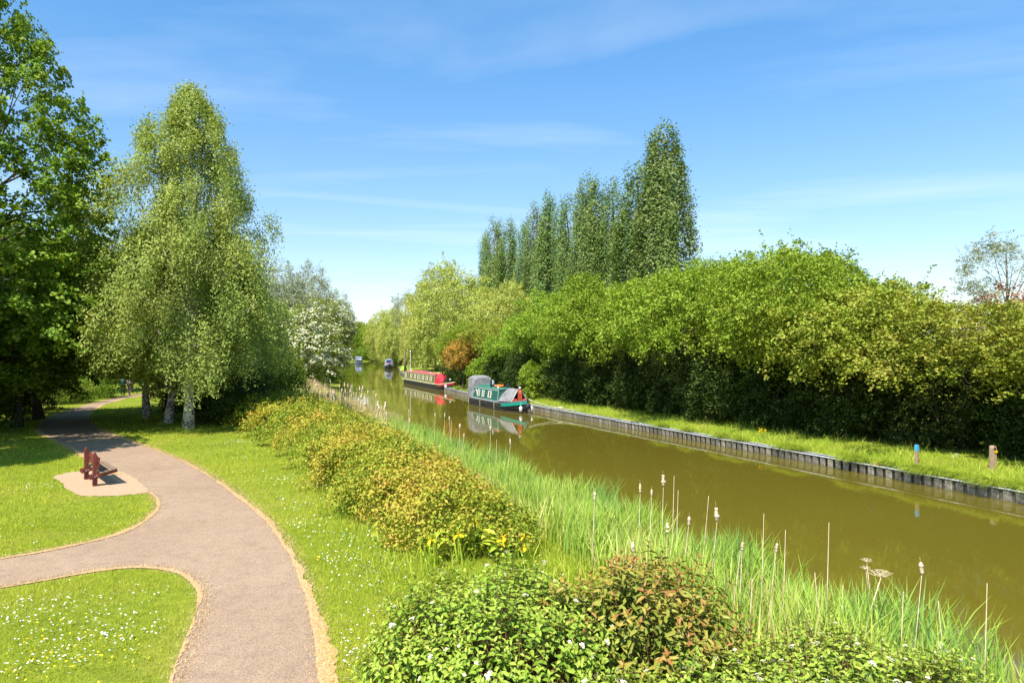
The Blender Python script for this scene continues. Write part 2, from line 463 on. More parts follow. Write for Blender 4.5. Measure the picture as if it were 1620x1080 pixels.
M['greybark'] = noisy('grey_bark', (0.10, 0.085, 0.065), (0.25, 0.22, 0.175), 7, 0.95, 0.1, (3, 3, 0.6), 0.8, 0.04)
M['birchbark'] = noisy('birch_bark', (0.05, 0.042, 0.036), (0.62, 0.58, 0.52), 3.4, 0.8, 0.2, (1.9, 1.9, 2.8), 0.6, 0.03, 6, 0.40, 0.53)
M['twig'] = noisy('twig', (0.10, 0.05, 0.028), (0.20, 0.11, 0.06), 9, 0.9, 0.1, None, 0)

# ================================================================== the setting
def axis_steps(a, b, step, far, growth=1.35):
    mid = list(np.arange(a, b, step))
    lo, hi, s = [], [], step
    x, y = a, b
    while x > -far:
        s *= growth; x -= s; lo.append(x)
    s = step
    while y < far:
        s *= growth; hi.append(y); y += s
    return np.array(lo[::-1] + mid + hi + [far])
xs = axis_steps(-62, 42, 0.55, 1500); ys = axis_steps(-6, 130, 0.55, 1800)
ys = ys[ys > -160]
GX, GY = np.meshgrid(xs, ys)
GZ = ground_z(GX, GY)
nx, ny = len(xs), len(ys)
ii = np.arange(nx * ny).reshape(ny, nx)
F = np.stack([ii[:-1, :-1], ii[:-1, 1:], ii[1:, 1:], ii[1:, :-1]], -1).reshape(-1, 4)
tag(link('ground', raw_mesh('ground', np.stack([GX, GY, GZ], -1).reshape(-1, 3), F, M['lawn'], None, True)), kind='structure')

wv = [(-170, -60, 0), (70, -60, 0), (70, 330, 0), (-170, 330, 0)]
tag(MB().add(wv, [(0, 1, 2, 3)]).build('canal_water', M['water']), kind='structure')

def spline(pts, per=6):
    pts = [np.array(p[:2], float) for p in pts]
    P = [pts[0] * 2 - pts[1]] + pts + [pts[-1] * 2 - pts[-2]]
    o = []
    for i in range(1, len(P) - 2):
        for t in np.linspace(0, 1, per, endpoint=False):
            a, b, c, d = P[i - 1:i + 3]
            o.append(0.5 * (2 * b + (c - a) * t + (2 * a - 5 * b + 4 * c - d) * t * t + (3 * b - a - 3 * c + d) * t ** 3))
    o.append(pts[-1])
    return np.array(o)
gp = lambda L_: [G(x, y) for x, y in L_]
edge_right = spline(gp([(520, 1330), (505, 1080), (496, 1005), (482, 930), (455, 868), (412, 815), (350, 765), (297, 733), (238, 709), (182, 690), (146, 672), (141, 655), (165, 640), (205, 629), (240, 623.5)]))
edge_low = spline(gp([(-330, 975), (-150, 955), (0, 931), (150, 905), (215, 899), (262, 903), (294, 914), (313, 938), (309, 975), (290, 1020), (270, 1080), (215, 1330)]))
edge_up = spline(gp([(-330, 925), (-150, 905), (0, 884), (110, 865), (190, 845), (232, 824), (253, 802), (248, 787), (232, 777)]))
edge_left = spline(gp([(190, 750), (160, 735), (128, 717), (94, 699), (63, 682), (74, 663), (112, 648), (152, 637), (195, 627), (240, 620.5)]))
path_poly = np.vstack([edge_low[::-1], edge_up, edge_left, edge_right[::-1]])
pad_poly = spline(gp([(238, 779), (205, 783), (165, 785), (128, 784), (107, 774), (98, 764), (85, 754), (108, 748), (150, 743), (185, 744), (215, 758), (238, 779)]), 24)[:-1]
pk = np.arange(len(pad_poly)) * 2 * math.pi / len(pad_poly); pc_ = pad_poly.mean(0)
pad_poly = pc_ + (pad_poly - pc_) * (1 + 0.025 * np.sin(13 * pk) * np.sin(5 * pk + 1) + 0.018 * np.sin(31 * pk) + rng.normal(0, 0.006, len(pk)))[:, None]
verge_poly_pts = []
def sheet(name, poly, z, mat):
    import bmesh
    bm = bmesh.new()
    vs = [bm.verts.new((p[0], p[1], z)) for p in poly]
    es = [bm.edges.new((vs[i], vs[(i + 1) % len(vs)])) for i in range(len(vs))]
    bmesh.ops.triangle_fill(bm, use_beauty=True, use_dissolve=False, edges=es)
    bmesh.ops.recalc_face_normals(bm, faces=bm.faces)
    for f in bm.faces:
        if f.normal.z < 0: f.normal_flip()
    me = bpy.data.meshes.new(name); bm.to_mesh(me); bm.free(); me.materials.append(mat)
    return tag(link(name, me), kind='structure')
sheet('path', path_poly, 0.606, M['path'])
sheet('gravel_patch', pad_poly, 0.611, M['gravel'])
# worn, straw coloured verge along each path edge: a ribbon of ragged width lying over the asphalt's rim
def ribbon(pts, win, wout, z, seed):
    r = np.random.default_rng(seed)
    d = np.cumsum(np.r_[0, np.hypot(*np.diff(pts, axis=0).T)])
    s = np.arange(0, d[-1], 0.06)
    P = np.stack([np.interp(s, d, pts[:, 0]), np.interp(s, d, pts[:, 1])], 1)
    T = np.gradient(P, axis=0); T /= np.linalg.norm(T, axis=1, keepdims=True) + 1e-9
    Nn = np.stack([-T[:, 1], T[:, 0]], 1)
    def rag(k):
        def oct_(st): g = np.arange(0, d[-1] + 2 * st, st); return np.interp(s, g, r.random(len(g)))
        low, mid_, hi = oct_(2.6), oct_(0.45), r.random(len(s))
        return k * np.maximum(0.02, -0.35 + 1.9 * low + 0.9 * (mid_ - 0.5) + 0.45 * (hi - 0.5))
    A = P + Nn * rag(wout)[:, None]; B = P - Nn * rag(win)[:, None]
    V = np.concatenate([np.c_[A, np.full(len(s), z)], np.c_[B, np.full(len(s), z)]])
    i = np.arange(len(s) - 1); n = len(s)
    return V, np.stack([i, i + 1, i + 1 + n, i + n], 1), A, B, P, Nn
VV, FF, straw_pts = [], [], []
base = 0
for pts, wi, wo, sd in ((edge_right, 0.06, -0.17, 1), (edge_low, 0.05, -0.13, 2), (edge_up, 0.04, -0.10, 3), (edge_left, 0.03, -0.12, 4)):
    pts_ = pts
    if sd in (1,): wi, wo = -0.06, -0.20
    if sd == 1: v, f, A, B, P, Nn = ribbon(pts_[::-1], 0.05, 0.13, 0.616, sd)
    else: v, f, A, B, P, Nn = ribbon(pts_, 0.04, 0.11, 0.616 + sd * 0.0005, sd)
    # keep the outer side away from the asphalt
    VV.append(v); FF.append(f + base); base += len(v); straw_pts.append((P, Nn))
tag(link('worn_verge', raw_mesh('worn_verge', np.vstack(VV), np.vstack(FF), M['verge'])), kind='structure')

# ---- blades: one triangle strip each
def blades(x, y, z, h, w, lean, rnd, seg=1, curl=0.5, az=None, sag=0.25):
    n = len(x)
    a = rng.uniform(0, 2 * math.pi, n) if az is None else az; b = rng.uniform(0, 2 * math.pi, n)
    dx_, dy_ = np.cos(a) * lean, np.sin(a) * lean
    wx, wy = np.cos(b) * w * 0.5, np.sin(b) * w * 0.5
    base_ = np.stack([x, y, z], 1)
    rows = []
    for k in range(seg + 1):
        t = k / seg
        off = np.stack([dx_ * h * t ** (1 + curl), dy_ * h * t ** (1 + curl), h * (t - sag * np.hypot(dx_, dy_) * t * t)], 1)
        ww = (1 - t) ** 0.6
        if k < seg:
            rows.append(base_ + off - np.stack([wx * ww, wy * ww, 0 * wx], 1)); rows.append(base_ + off + np.stack([wx * ww, wy * ww, 0 * wx], 1))
        else: rows.append(base_ + off)
    k = len(rows)
    V = np.stack(rows, 1).reshape(-1, 3)
    i = np.arange(n)[:, None] * k
    Fs = []
    for s_ in range(seg):
        a0, a1 = 2 * s_, 2 * s_ + 1
        if s_ < seg - 1:
            Fs.append(i + np.array([[a0, a1, a1 + 2]])); Fs.append(i + np.array([[a0, a1 + 2, a0 + 2]]))
        else: Fs.append(i + np.array([[a0, a1, 2 * seg]]))
    return V, np.concatenate(Fs), np.repeat(rnd, k)
def scatter_lawn(n, x0, x1, y0, y1):
    x, y = rng.uniform(x0, x1, n), rng.uniform(y0, y1, n)
    ok = np.abs(x) < 0.80 * y + 1.0
    x, y = x[ok], y[ok]
    ok = ~inside(x, y, path_poly) & ~inside(x, y, pad_poly) & ~inside(x, y, CANAL) & (dist_line(x, y, LEFT) > 1.2) & (dist_line(x, y, LEFT) < dist_line(x, y, RIGHT))
    x, y = x[ok], y[ok]
    dp = np.minimum.reduce([dist_line(x, y, e) for e in (edge_right, edge_low, edge_up, edge_left)])
    ok = dp > 0.05 + 0.12 * rng.random(len(x))
    return x[ok], y[ok], dp[ok]
P_ = [scatter_lawn(215000, -12.8, 2, 7.5, 15.5), scatter_lawn(115000, -20, 1, 15, 25), scatter_lawn(60000, -32, -5, 25, 48)]
hh = [(0.035, 0.075, 0.006), (0.045, 0.085, 0.010), (0.06, 0.11, 0.018)]
Vs, Fs, Rs, b0 = [], [], [], 0
for (x, y, dp), (h0, h1, w) in zip(P_, hh):
    patch = 0.5 + 0.5 * np.sin(x * 1.3 + 1.7 * np.sin(y * 0.9)) * np.cos(y * 1.1 + np.sin(x * 0.7))
    rd = np.clip(0.25 * patch + 0.62 * rng.random(len(x)) + 0.3 * np.exp(-dp / 0.25), 0, 1)
    v, f, r_ = blades(x, y, np.maximum(ground_z(x, y), -0.1), rng.uniform(h0, h1, len(x)) * (0.75 + 0.6 * patch), w, rng.uniform(0.2, 0.9, len(x)), rd)
    Vs.append(v); Fs.append(f + b0); Rs.append(r_); b0 += len(v)
tag(link('lawn_grass', raw_mesh('lawn_grass', np.vstack(Vs), np.vstack(Fs), M['grass'], np.concatenate(Rs))), kind='stuff')
# dry blades on the worn verge
Vs, Fs, Rs, b0 = [], [], [], 0
for P, Nn in straw_pts:
    k = np.repeat(np.arange(len(P)), 26)
    kk = P[k, 1] < 34; k = k[kk]
    q = P[k] + Nn[k] * rng.normal(0.08, 0.085, len(k))[:, None] + rng.normal(0, 0.03, (len(k), 2))
    v, f, r_ = blades(q[:, 0], q[:, 1], np.full(len(k), 0.612), rng.uniform(0.015, 0.05, len(k)), 0.009, rng.uniform(0.5, 1.6, len(k)), rng.random(len(k)))
    Vs.append(v); Fs.append(f + b0); Rs.append(r_); b0 += len(v)
tag(link('dry_verge_grass', raw_mesh('dry_verge_grass', np.vstack(Vs), np.vstack(Fs), M['straw'], np.concatenate(Rs))), kind='stuff')
# daisies and buttercups in drifts
def flowers(name, mat, centres, per, spread, size):
    pts = []
    for (cx, cy), k in zip(centres, per):
        pts.append(np.array([cx, cy]) + rng.normal(0, 1, (k, 2)) * spread)
    q = np.vstack(pts)
    x, y = q[:, 0], q[:, 1]
    dp = np.minimum.reduce([dist_line(x, y, e) for e in (edge_right, edge_low, edge_up, edge_left)])
    ok = ~inside(x, y, path_poly) & ~inside(x, y, pad_poly) & (dp > 0.3) & (dist_line(x, y, LEFT) > 5)
    x, y = x[ok], y[ok]; n = len(x)
    z = ground_z(x, y) + rng.uniform(0.05, 0.085, n)
    a = np.linspace(0, 2 * math.pi, 7)[:-1]
    tx, ty = rng.normal(0, 0.35, n), rng.normal(-0.15, 0.35, n)
    s = size * rng.uniform(0.7, 1.25, n)
    V = np.stack([np.stack([x + np.cos(k) * s, y + np.sin(k) * s, z + s * (np.cos(k) * tx + np.sin(k) * ty)], 1) for k in a], 1).reshape(-1, 3)
    F = np.arange(n * 6).reshape(n, 6)
    tag(link(name, raw_mesh(name, V, F, mat)), kind='stuff')
dc = [G(x, y) for x, y in [(40, 970), (90, 965), (160, 985), (170, 1010), (30, 1025), (100, 1040), (210, 950), (60, 1060), (130, 1000), (5, 1000), (240, 1005), (20, 960), (450, 790), (480, 800), (520, 850), (560, 865), (560, 930), (575, 905), (600, 890), (545, 1030), (565, 1060), (540, 990), (440, 760), (410, 745), (400, 725), (470, 770), (505, 825), (60, 770), (95, 772), (600, 960), (380, 700), (345, 705), (300, 700), (530, 890), (585, 850), (470, 835)]]
dc2 = [(p.x, p.y) for p in dc]
flowers('daisies', M['white'], dc2, [int(rng.integers(18, 70)) for _ in dc2], 0.34, 0.0125)
flowers('sparse_daisies', M['white'], [(rng.uniform(-11, -1.5), rng.uniform(8, 22)) for _ in range(60)], [9] * 60, 0.8, 0.011)
bc = [G(x, y) for x, y in [(30, 1060), (130, 1030), (80, 1000), (20, 1075), (240, 1060), (560, 880), (550, 890), (500, 850), (450, 1060), (90, 990), (580, 1045), (170, 1050)]]
flowers('buttercups', M['yellow'], [(p.x, p.y) for p in bc], [32] * len(bc), 0.36, 0.012)

# ---- taller grass: foot of the hedge, right bank, round the trees
def tufts(name, x, y, h0, h1, w, mat, seg=2, lean=(0.2, 0.9), z=None):
    z = ground_z(x, y) - 0.01 if z is None else z
    n = len(x)
    patch = 0.5 + 0.5 * np.sin(x * 2.1 + 2 * np.sin(y * 1.3))
    v, f, r_ = blades(x, y, z, rng.uniform(h0, h1, n) * (0.7 + 0.6 * patch), w, rng.uniform(*lean, n), np.clip(0.3 * patch + 0.75 * rng.random(n) - 0.02, 0, 1), seg)
    return tag(link(name, raw_mesh(name, v, f, mat, r_)), kind='stuff')
s_, o_ = rng.uniform(-8, 75, 42000), -0.40 - np.abs(rng.normal(0, 1.5, 42000))
ok = (o_ > -5.5); s_, o_ = s_[ok], o_[ok]
q = R0 + s_[:, None] * D + o_[:, None] * NL
kk = (dist_line(q[:, 0], q[:, 1], RIGHT) > 0.36) & ~inside(q[:, 0], q[:, 1], CANAL); q = q[kk]; s_ = s_[kk]
clumpy = 0.5 + 0.5 * np.sin(s_ * 2.2) * np.sin(s_ * 0.83 + 1)
kk = rng.random(len(q)) < 0.35 + 0.65 * clumpy
tufts('bank_grass', q[kk, 0], q[kk, 1], 0.14, 0.42, 0.014, M['longgrass'], 2, (0.2, 1.1))
# overhanging tussocks on the coping
tv = []
for sc, k, oo in ((3.4, 520, -.12), (3.0, 300, -.3), (5.9, 460, -.15), (6.3, 300, -.3), (1.2, 420, -.1), (9.5, 300, -.25), (8.9, 260, -.3), (-0.6, 420, -.12), (13.5, 300, -.28), (18.3, 260, -.3), (12.2, 160, -.2), (16.1, 160, -.3), (4.7, 200, -.3), (2.2, 260, -.3), (0.3, 260, -.3)):
    k = int(k * 1.5); tv.append(np.c_[rng.normal(sc, 0.26, k), rng.normal(oo - .10, 0.10, k)])
tv = np.vstack(tv); q = R0 + tv[:, :1] * D + tv[:, 1:] * NL
nt_ = len(q); wet = math.atan2(NL[1], NL[0])
v, f, r_ = blades(q[:, 0], q[:, 1], np.full(nt_, 0.36), rng.uniform(0.4, 0.8, nt_), 0.018, rng.uniform(0.6, 1.3, nt_), rng.random(nt_), 4, 0.5, wet + rng.normal(0, 0.6, nt_), 0.80)
tag(link('tussock_grass', raw_mesh('tussock_grass', v, f, M['longgrass'], r_)), kind='stuff')
tb = np.vstack([np.c_[rng.normal(x, .32, 420), rng.normal(y, .32, 420)] for x, y in ((-16.1, 34.0), (-18.4, 36.6), (-20.9, 39.2))])
tufts('trunk_foot_grass', tb[:, 0], tb[:, 1], 0.12, 0.38, 0.014, M['longgrass'], 2, (0.2, 0.9))
# rough grass between hedge, lawn and reeds
s_, o_ = rng.uniform(-9, 34, 26000), rng.uniform(14.6, 19.6, 26000)
q = R0 + s_[:, None] * D + o_[:, None] * NL
kk = (q[:, 1] > 6.0); q = q[kk]
tufts('rough_grass', q[:, 0], q[:, 1], 0.14, 0.42, 0.014, M['longgrass'], 2, (0.2, 0.9))
# ================================================================== the piled canal wall on the right bank
M['pile'] = noisy('pile_steel', (0.075, 0.062, 0.045), (0.22, 0.19, 0.145), 2.2, 0.85, 0.2, (1, 1, 3), 0.3, 0.02, 6, 0.3, 0.68)
M['coping'] = noisy('coping_grey', (0.045, 0.055, 0.070), (0.105, 0.120, 0.140), 3, 0.75, 0.3, None, 0.3, 0.01)
M['lip'] = noisy('coping_lip', (0.40, 0.40, 0.38), (0.66, 0.65, 0.61), 5, 0.6, 0.4, None, 0.2, 0.005)
wall = thing('canal_wall', 'low sheet piled canal wall with grey capping along the far bank', 'canal wall')
heading = math.atan2(D[1], D[0])
prof = [(0.0, 0.0), (0.05, 0.0), (0.09, 0.038), (0.27, 0.038), (0.31, 0.0), (0.36, 0.0)]
pm = MB().add([(u, v, z) for z in (-0.8, 0.30) for u, v in prof], [(i, i + 1, i + 7, i + 6) for i in range(5)] + [(0, 6, 11, 5)]).mesh('pile', M['pile'])
pv = [pm]
for k in range(5):
    c = [0.7, 0.85, 1.1, 1.3, 0.95][k]
    q_ = pm.copy(); q_.materials.clear()
    q_.materials.append(noisy('pile_steel_worn', (0.085 * c, 0.072 * c, 0.052 * c), (0.31 * c, 0.275 * c, 0.215 * c), 2.6, 0.85, 0.2, (1, 1, 3), 0.3, 0.02, 6, 0.3, 0.68)); pv.append(q_)
npile = int(72 / 0.36)
RS = np.r_[0, np.cumsum(np.hypot(*np.diff(RIGHT, axis=0).T))] - 60.0
def on_bank(s, o=0.0):                     # along the bent line of the bank
    i = int(np.clip(np.searchsorted(RS, s) - 1, 0, len(RS) - 2))
    a, b = RIGHT[i], RIGHT[i + 1]; t = (b - a) / np.linalg.norm(b - a)
    p = a + t * (s - RS[i]) + np.array([-t[1], t[0]]) * o
    return float(p[0]), float(p[1]), math.atan2(t[1], t[0])
for i in range(npile):
    x, y, hd_ = on_bank(-4 + i * 0.36, -0.02)
    link('pile', pv[int(rng.integers(0, 6))], wall, (x, y, rng.normal(0, 0.004)), hd_)
seg = 2.4
cm = MB().box((seg / 2 - 0.006, -0.155, 0.335), (seg - 0.012, 0.33, 0.09), None, 0.012).mesh('coping', M['coping'])
lm = MB().box((seg / 2 - 0.006, 0.030, 0.362), (seg - 0.012, 0.034, 0.034), None, 0.01).mesh('coping_lip', M['lip'])
em = MB().box((seg / 2 - 0.006, -0.345, 0.355), (seg - 0.02, 0.04, 0.06), None, 0.01).mesh('coping_kerb', M['lip'])
for i in range(30):
    x, y, hd_ = on_bank(-4 + i * seg, 0.0)
    dz = rng.normal(0, 0.006)
    link('coping', cm, wall, (x, y, dz), hd_); link('coping_lip', lm, wall, (x, y, dz), hd_)
    if i != 2: link('coping_kerb', em, wall, (x, y, dz * 0.5), hd_)
far_wall = MB()
pts = [on_bank(68, 0)[:2], (-13.2, 93.6), (-20.4, 125), (-26.5, 160)]
for a, b in zip(pts[:-1], pts[1:]):
    a, b = Vector((*a, 0)), Vector((*b, 0)); t = (b - a).normalized(); nn = Vector((-t.y, t.x, 0))
    far_wall.add([a + nn * k + Vector((0, 0, z)) for k, z in ((0.03, -.8), (0.03, .37), (-.4, .37), (-.4, -.8))] + [b + nn * k + Vector((0, 0, z)) for k, z in ((0.03, -.8), (0.03, .37), (-.4, .37), (-.4, -.8))], [(0, 1, 5, 4), (1, 2, 6, 5), (2, 3, 7, 6)])
far_wall.build('distant_piling', M['pile'], wall)
M['hook'] = paint('mooring_yellow', (0.72, 0.42, 0.01))
hp = Vector((*so(5.0, -0.02), 0.39))
tag(MB().torus((0, 0, 0.05), 0.055, 0.018, 14, 6, 'y').box((0, 0, 0.0), (0.16, 0.10, 0.03)).build('mooring_ring', M['hook'], None, True, hp, heading),
    'yellow mooring ring on the wall capping below the blue topped post', 'mooring ring')

# ================================================================== posts on the right bank
M['wood'] = noisy('weathered_timber', (0.22, 0.14, 0.085), (0.42, 0.30, 0.20), 4, 0.85, 0.15, (6, 6, 0.8), 0.4, 0.01)
M['cyan'] = paint('post_cap_blue', (0.07, 0.36, 0.55)); M['dark'] = noisy('dark_plate', (0.02, 0.02, 0.022), (0.05, 0.05, 0.055), 8, 0.6, 0.3, None, 0.05)
M['bandy'] = paint('arrow_yellow', (0.80, 0.46, 0.01)); M['postwhite'] = paint('post_white', (0.74, 0.72, 0.68))
p = G(1450.5, 737, 0.5)
t = thing('marker_post', 'slim timber post with a bright blue top beside the canal wall', 'post', (p.x, p.y, gz(p.x, p.y)), 0.5)
MB().box((0, 0, 0.3), (0.092, 0.092, 0.74)).build('shaft', M['wood'], t)
MB().box((0, 0, 0.775), (0.104, 0.104, 0.21), None, 0.012).build('cap', M['cyan'], t)
MB().box((0, -0.0495, 0.36), (0.088, 0.006, 0.075)).build('band', M['bandy'], t)
MB().box((0, -0.0545, 0.345), (0.088, 0.004, 0.03), Matrix.Rotation(R(14), 3, 'Y')).build('band_mark', M['dark'], t)
p = G(1571, 741, 0.55)
t = thing('waymark_post', 'timber waymark post with rounded top and a yellow arrow', 'post', (p.x, p.y, gz(p.x, p.y)), 0.35)
hs = [(-0.085, -0.06), (0.085, -0.06), (0.085, 0.70)] + [(0.085 * math.cos(a), 0.70 + 0.09 * math.sin(a)) for a in np.linspace(0.3, math.pi - 0.3, 6)] + [(-0.085, 0.70)]
MB().loft([[(x, -0.07, z) for x, z in hs], [(x, 0.07, z) for x, z in hs]]).build('shaft', M['wood'], t)
MB().lathe((0, 0, 0), [(0.062, 0), (0.062, 0.008)], 16).build('plaque', M['dark'], t).matrix_local = Matrix.Translation((0.0, -0.0705, 0.66)) @ Matrix.Rotation(R(90), 4, 'X')
ar = [(-0.05, 0.02), (0.03, 0.02), (0.03, 0.055), (0.115, -0.01), (0.03, -0.075), (0.03, -0.04), (-0.05, -0.04)]
MB().loft([[(x, -0.098, 0.60 + z) for x, z in ar], [(x, -0.084, 0.60 + z) for x, z in ar]]).build('arrow', M['bandy'], t)
p = G(942, 655, 0.5)
t = thing('white_post', 'short white bollard post with dark bands on the far bank', 'post', (p.x, p.y, gz(p.x, p.y)), 0.4)
MB().lathe((0, 0, -0.1), [(0.085, 0), (0.085, 0.74), (0.07, 0.77)], 12).build('shaft', M['postwhite'], t)
MB().lathe((0, 0, 0.42), [(0.0875, 0), (0.0875, 0.06)], 12).build('band', M['dark'], t)
MB().lathe((0, 0, 0.24), [(0.0875, 0), (0.0875, 0.05)], 12).build('band', M['dark'], t)

# ================================================================== the bench
M['benchred'] = noisy('bench_stain', (0.085, 0.018, 0.014), (0.185, 0.042, 0.030), 3, 0.5, 0.4, (5, 5, 0.8), 0.25, 0.006)
M['benchtop'] = noisy('bench_worn_top', (0.13, 0.085, 0.055), (0.26, 0.19, 0.13), 4, 0.7, 0.3, (0.8, 7, 7), 0.3, 0.006)
M['bolt'] = noisy('galvanised', (0.4, 0.4, 0.4), (0.6, 0.6, 0.6), 20, 0.4, 0.5, None, 0)
pa, pb = G(150, 768, 0.612), G(136.5, 757.5, 0.612)
ax = (pb - pa); blen = ax.length; ax.normalize()
yaw = math.atan2(-ax.x, ax.y) + 0.0       # local +y runs along the bench, local +x is the seat side
bench = thing('park_bench', 'dark red stained timber bench on the gravel beside the path', 'bench', pa, math.atan2(ax.y, ax.x) - math.pi / 2)
for y_ in (0.0, blen):
    pp = [(-0.055, -0.12), (0.055, -0.12), (0.055, 0.86), (0.0, 0.98), (-0.055, 0.90)]
    MB().loft([[(x, y_ - 0.085, z) for x, z in pp], [(x, y_ + 0.085, z) for x, z in pp]]).build('post', M['benchred'], bench)
    rot = Matrix.Rotation(R(-13), 3, 'Y')
    for sd in (-1, 1):
        a_ = MB().box((0.20, y_ + sd * 0.11, 0.335), (0.72, 0.045, 0.11), rot).build('arm', M['benchred'], bench)
        for bx_ in (-0.02, 0.03):
            MB().lathe((0, 0, 0), [(0.014, 0), (0.012, 0.012)], 8).build('bolt', M['bolt'], a_).matrix_local = Matrix.Translation((bx_, y_ + sd * 0.1325, 0.29 + bx_ * .5)) @ Matrix.Rotation(R(-90 * sd), 4, 'X')
for k in range(4):
    MB().box((0.145 + k * 0.108, blen / 2, 0.392 + k * 0.0245), (0.095, blen + 0.46, 0.038), Matrix.Rotation(R(-13), 3, 'Y'), 0.008).build('seat_slat', M['benchtop'], bench)
for z in (0.60, 0.76):
    MB().box((0.076, blen / 2, z), (0.036, blen + 0.42, 0.13), Matrix.Rotation(R(6), 3, 'Y')).build('back_slat', M['benchred'], bench)
# ================================================================== trees
M['l_maple'] = leaf_mat('maple_leaves', [(0.045, 0.095, 0.008), (0.075, 0.14, 0.010), (0.11, 0.178, 0.016), (0.155, 0.215, 0.026)], 0.36, 1.15, boost=1.6)
M['l_birch'] = leaf_mat('birch_leaves', [(0.08, 0.13, 0.024), (0.12, 0.178, 0.031), (0.16, 0.218, 0.042), (0.205, 0.25, 0.06)], 0.38, 1.1)
M['l_hedge'] = leaf_mat('thorn_leaves', [(0.06, 0.115, 0.008), (0.10, 0.17, 0.011), (0.135, 0.205, 0.016), (0.165, 0.225, 0.03)], 0.34, 1.1, boost=1.7)
M['l_hedgeb'] = leaf_mat('bronze_thorn_leaves', [(0.075, 0.125, 0.010), (0.125, 0.18, 0.015), (0.17, 0.21, 0.024), (0.225, 0.20, 0.04)], 0.32, 1.05, boost=1.65)
M['l_dark'] = leaf_mat('shade_coloured_leaves', [(0.03, 0.06, 0.008), (0.05, 0.09, 0.012), (0.075, 0.12, 0.016)], 0.2, 1.0, boost=0.9)  # leaf colour darkened to carry the shade under birches and hedge
M['l_willow'] = leaf_mat('willow_leaves', [(0.125, 0.175, 0.032), (0.175, 0.225, 0.042), (0.225, 0.27, 0.055), (0.265, 0.295, 0.08)], 0.32, 1.05)
M['l_grey'] = leaf_mat('grey_willow_leaves', [(0.10, 0.135, 0.065), (0.14, 0.175, 0.085), (0.19, 0.22, 0.12)], 0.3, 0.95)
M['l_poplar'] = leaf_mat('poplar_leaves', [(0.040, 0.085, 0.020), (0.065, 0.12, 0.026), (0.10, 0.155, 0.034), (0.15, 0.19, 0.07)], 0.28, 1.1)
M['l_orange'] = leaf_mat('rust_leaves', [(0.17, 0.13, 0.02), (0.25, 0.16, 0.03), (0.31, 0.15, 0.035)], 0.34, 1.0)
M['l_red'] = leaf_mat('copper_leaves', [(0.09, 0.05, 0.03), (0.15, 0.07, 0.04), (0.19, 0.11, 0.06)], 0.3, 1.0)
M['blossom'] = leaf_mat('may_blossom', [(0.50, 0.45, 0.28), (0.66, 0.62, 0.46), (0.76, 0.74, 0.62)], 0.25, 0.6, boost=1.0)

def tree(name, label, cat, loc, crown, bark, mb, leafmat, group=None, rz=0.0, extra=None):
    t = thing(name, label, cat, loc, rz, group)
    V, F, r = crown
    mb.build('trunk', bark, t, True)
    link('crown', raw_mesh('crown', V, F, leafmat, r), t)
    if extra: link(extra[0], raw_mesh(extra[0], *extra[1]), t)
    return t
def ground(p, dz=0.0):
    return (p[0], p[1], gz(p[0], p[1]) + dz)
def broad(rx, ry, rz_, zc, nl, per_lobe, per_clump, leaf, clump, r0, zmin=-0.75, kl=16, **kw):
    lc, lr, ld = lobes(nl, rx, ry, rz_, zc, zmin, kw.pop('inner', 0.62), kw.pop('lsize', 0.44))
    V, F, r, P = crown_leaves(lc, lr, ld, per_lobe, per_clump, leaf, clump, **kw)
    mb = limb_mb([tuple(c) for c in lc], zc * 0.5, r0, (0, 0), (0, 0, zc + rz_ * 0.45), kl)
    return (V, F, r), mb

# --- the tall maple at the left edge, and the trees behind it
cr_, mb = broad(5.6, 5.4, 10.5, 11.8, 46, 30, 62, 0.20, 0.52, 0.33, -0.95, 30, up=0.7, shoots=0.09, shoot_len=1.3, fill=0.08, jit=0.6, lsize=0.27, inner=0.78, aspect=0.75)
tp = np.interp(cr_[0][:, 2], [4, 12, 22], [1.06, .95, .50]); cr_[0][:, :2] *= tp[:, None]
mb.v = [(v[0] * float(np.interp(v[2], [4, 12, 22], [1.0, .93, .5])), v[1] * float(np.interp(v[2], [4, 12, 22], [1.0, .93, .5])), v[2]) for v in mb.v]
big = tree('maple_tree', 'tallest tree, dense broadleaf with big bright leaves at the left edge', 'tree', ground((-24.9, 32.0)), cr_, M['bark'], mb, M['l_maple'])
cr2, mb2 = broad(4.3, 4.2, 6.2, 7.6, 24, 30, 54, 0.22, 0.6, 0.26, -0.8, 18, up=0.7, shoots=0.05, jit=0.6, lsize=0.38, inner=0.66, aspect=0.75)
mid = tree('maple_tree', 'mid height maple seen between the tallest left tree and the birches', 'tree', ground((-49.0, 78.0)), cr2, M['bark'], mb2, M['l_maple'])
mid.scale = (1.25, 1.25, 1.3)
copy_tree(mid, ground((-28.5, 27.5)), 2.0, (1.1, 1.1, 1.25), 'leafy maple whose low branches reach in at the left edge of the lawn')
copy_tree(mid, ground((-27.0, 39.0)), 4.0, (0.85, 0.85, 0.8), 'low branched maple standing over the shaded bend of the path')
copy_tree(mid, ground((-25.4, 35.0)), 0.7, (0.85, 0.85, 0.56), 'low spreading maple forming the skirt beneath the tallest left tree')
copy_tree(mid, ground((-43.0, 58.0)), 1.2, (1.2, 1.2, 1.15), 'maple rising behind the low bushes at the far left')
copy_tree(mid, ground((-36.0, 70.0)), 3.2, (1.1, 1.1, 1.0), 'maple beside the two walkers at the far end of the path')
copy_tree(mid, ground((-22.5, 21.5)), 5.2, (0.95, 0.95, 1.0), 'maple just off the left edge that shades the lawn by the bench')

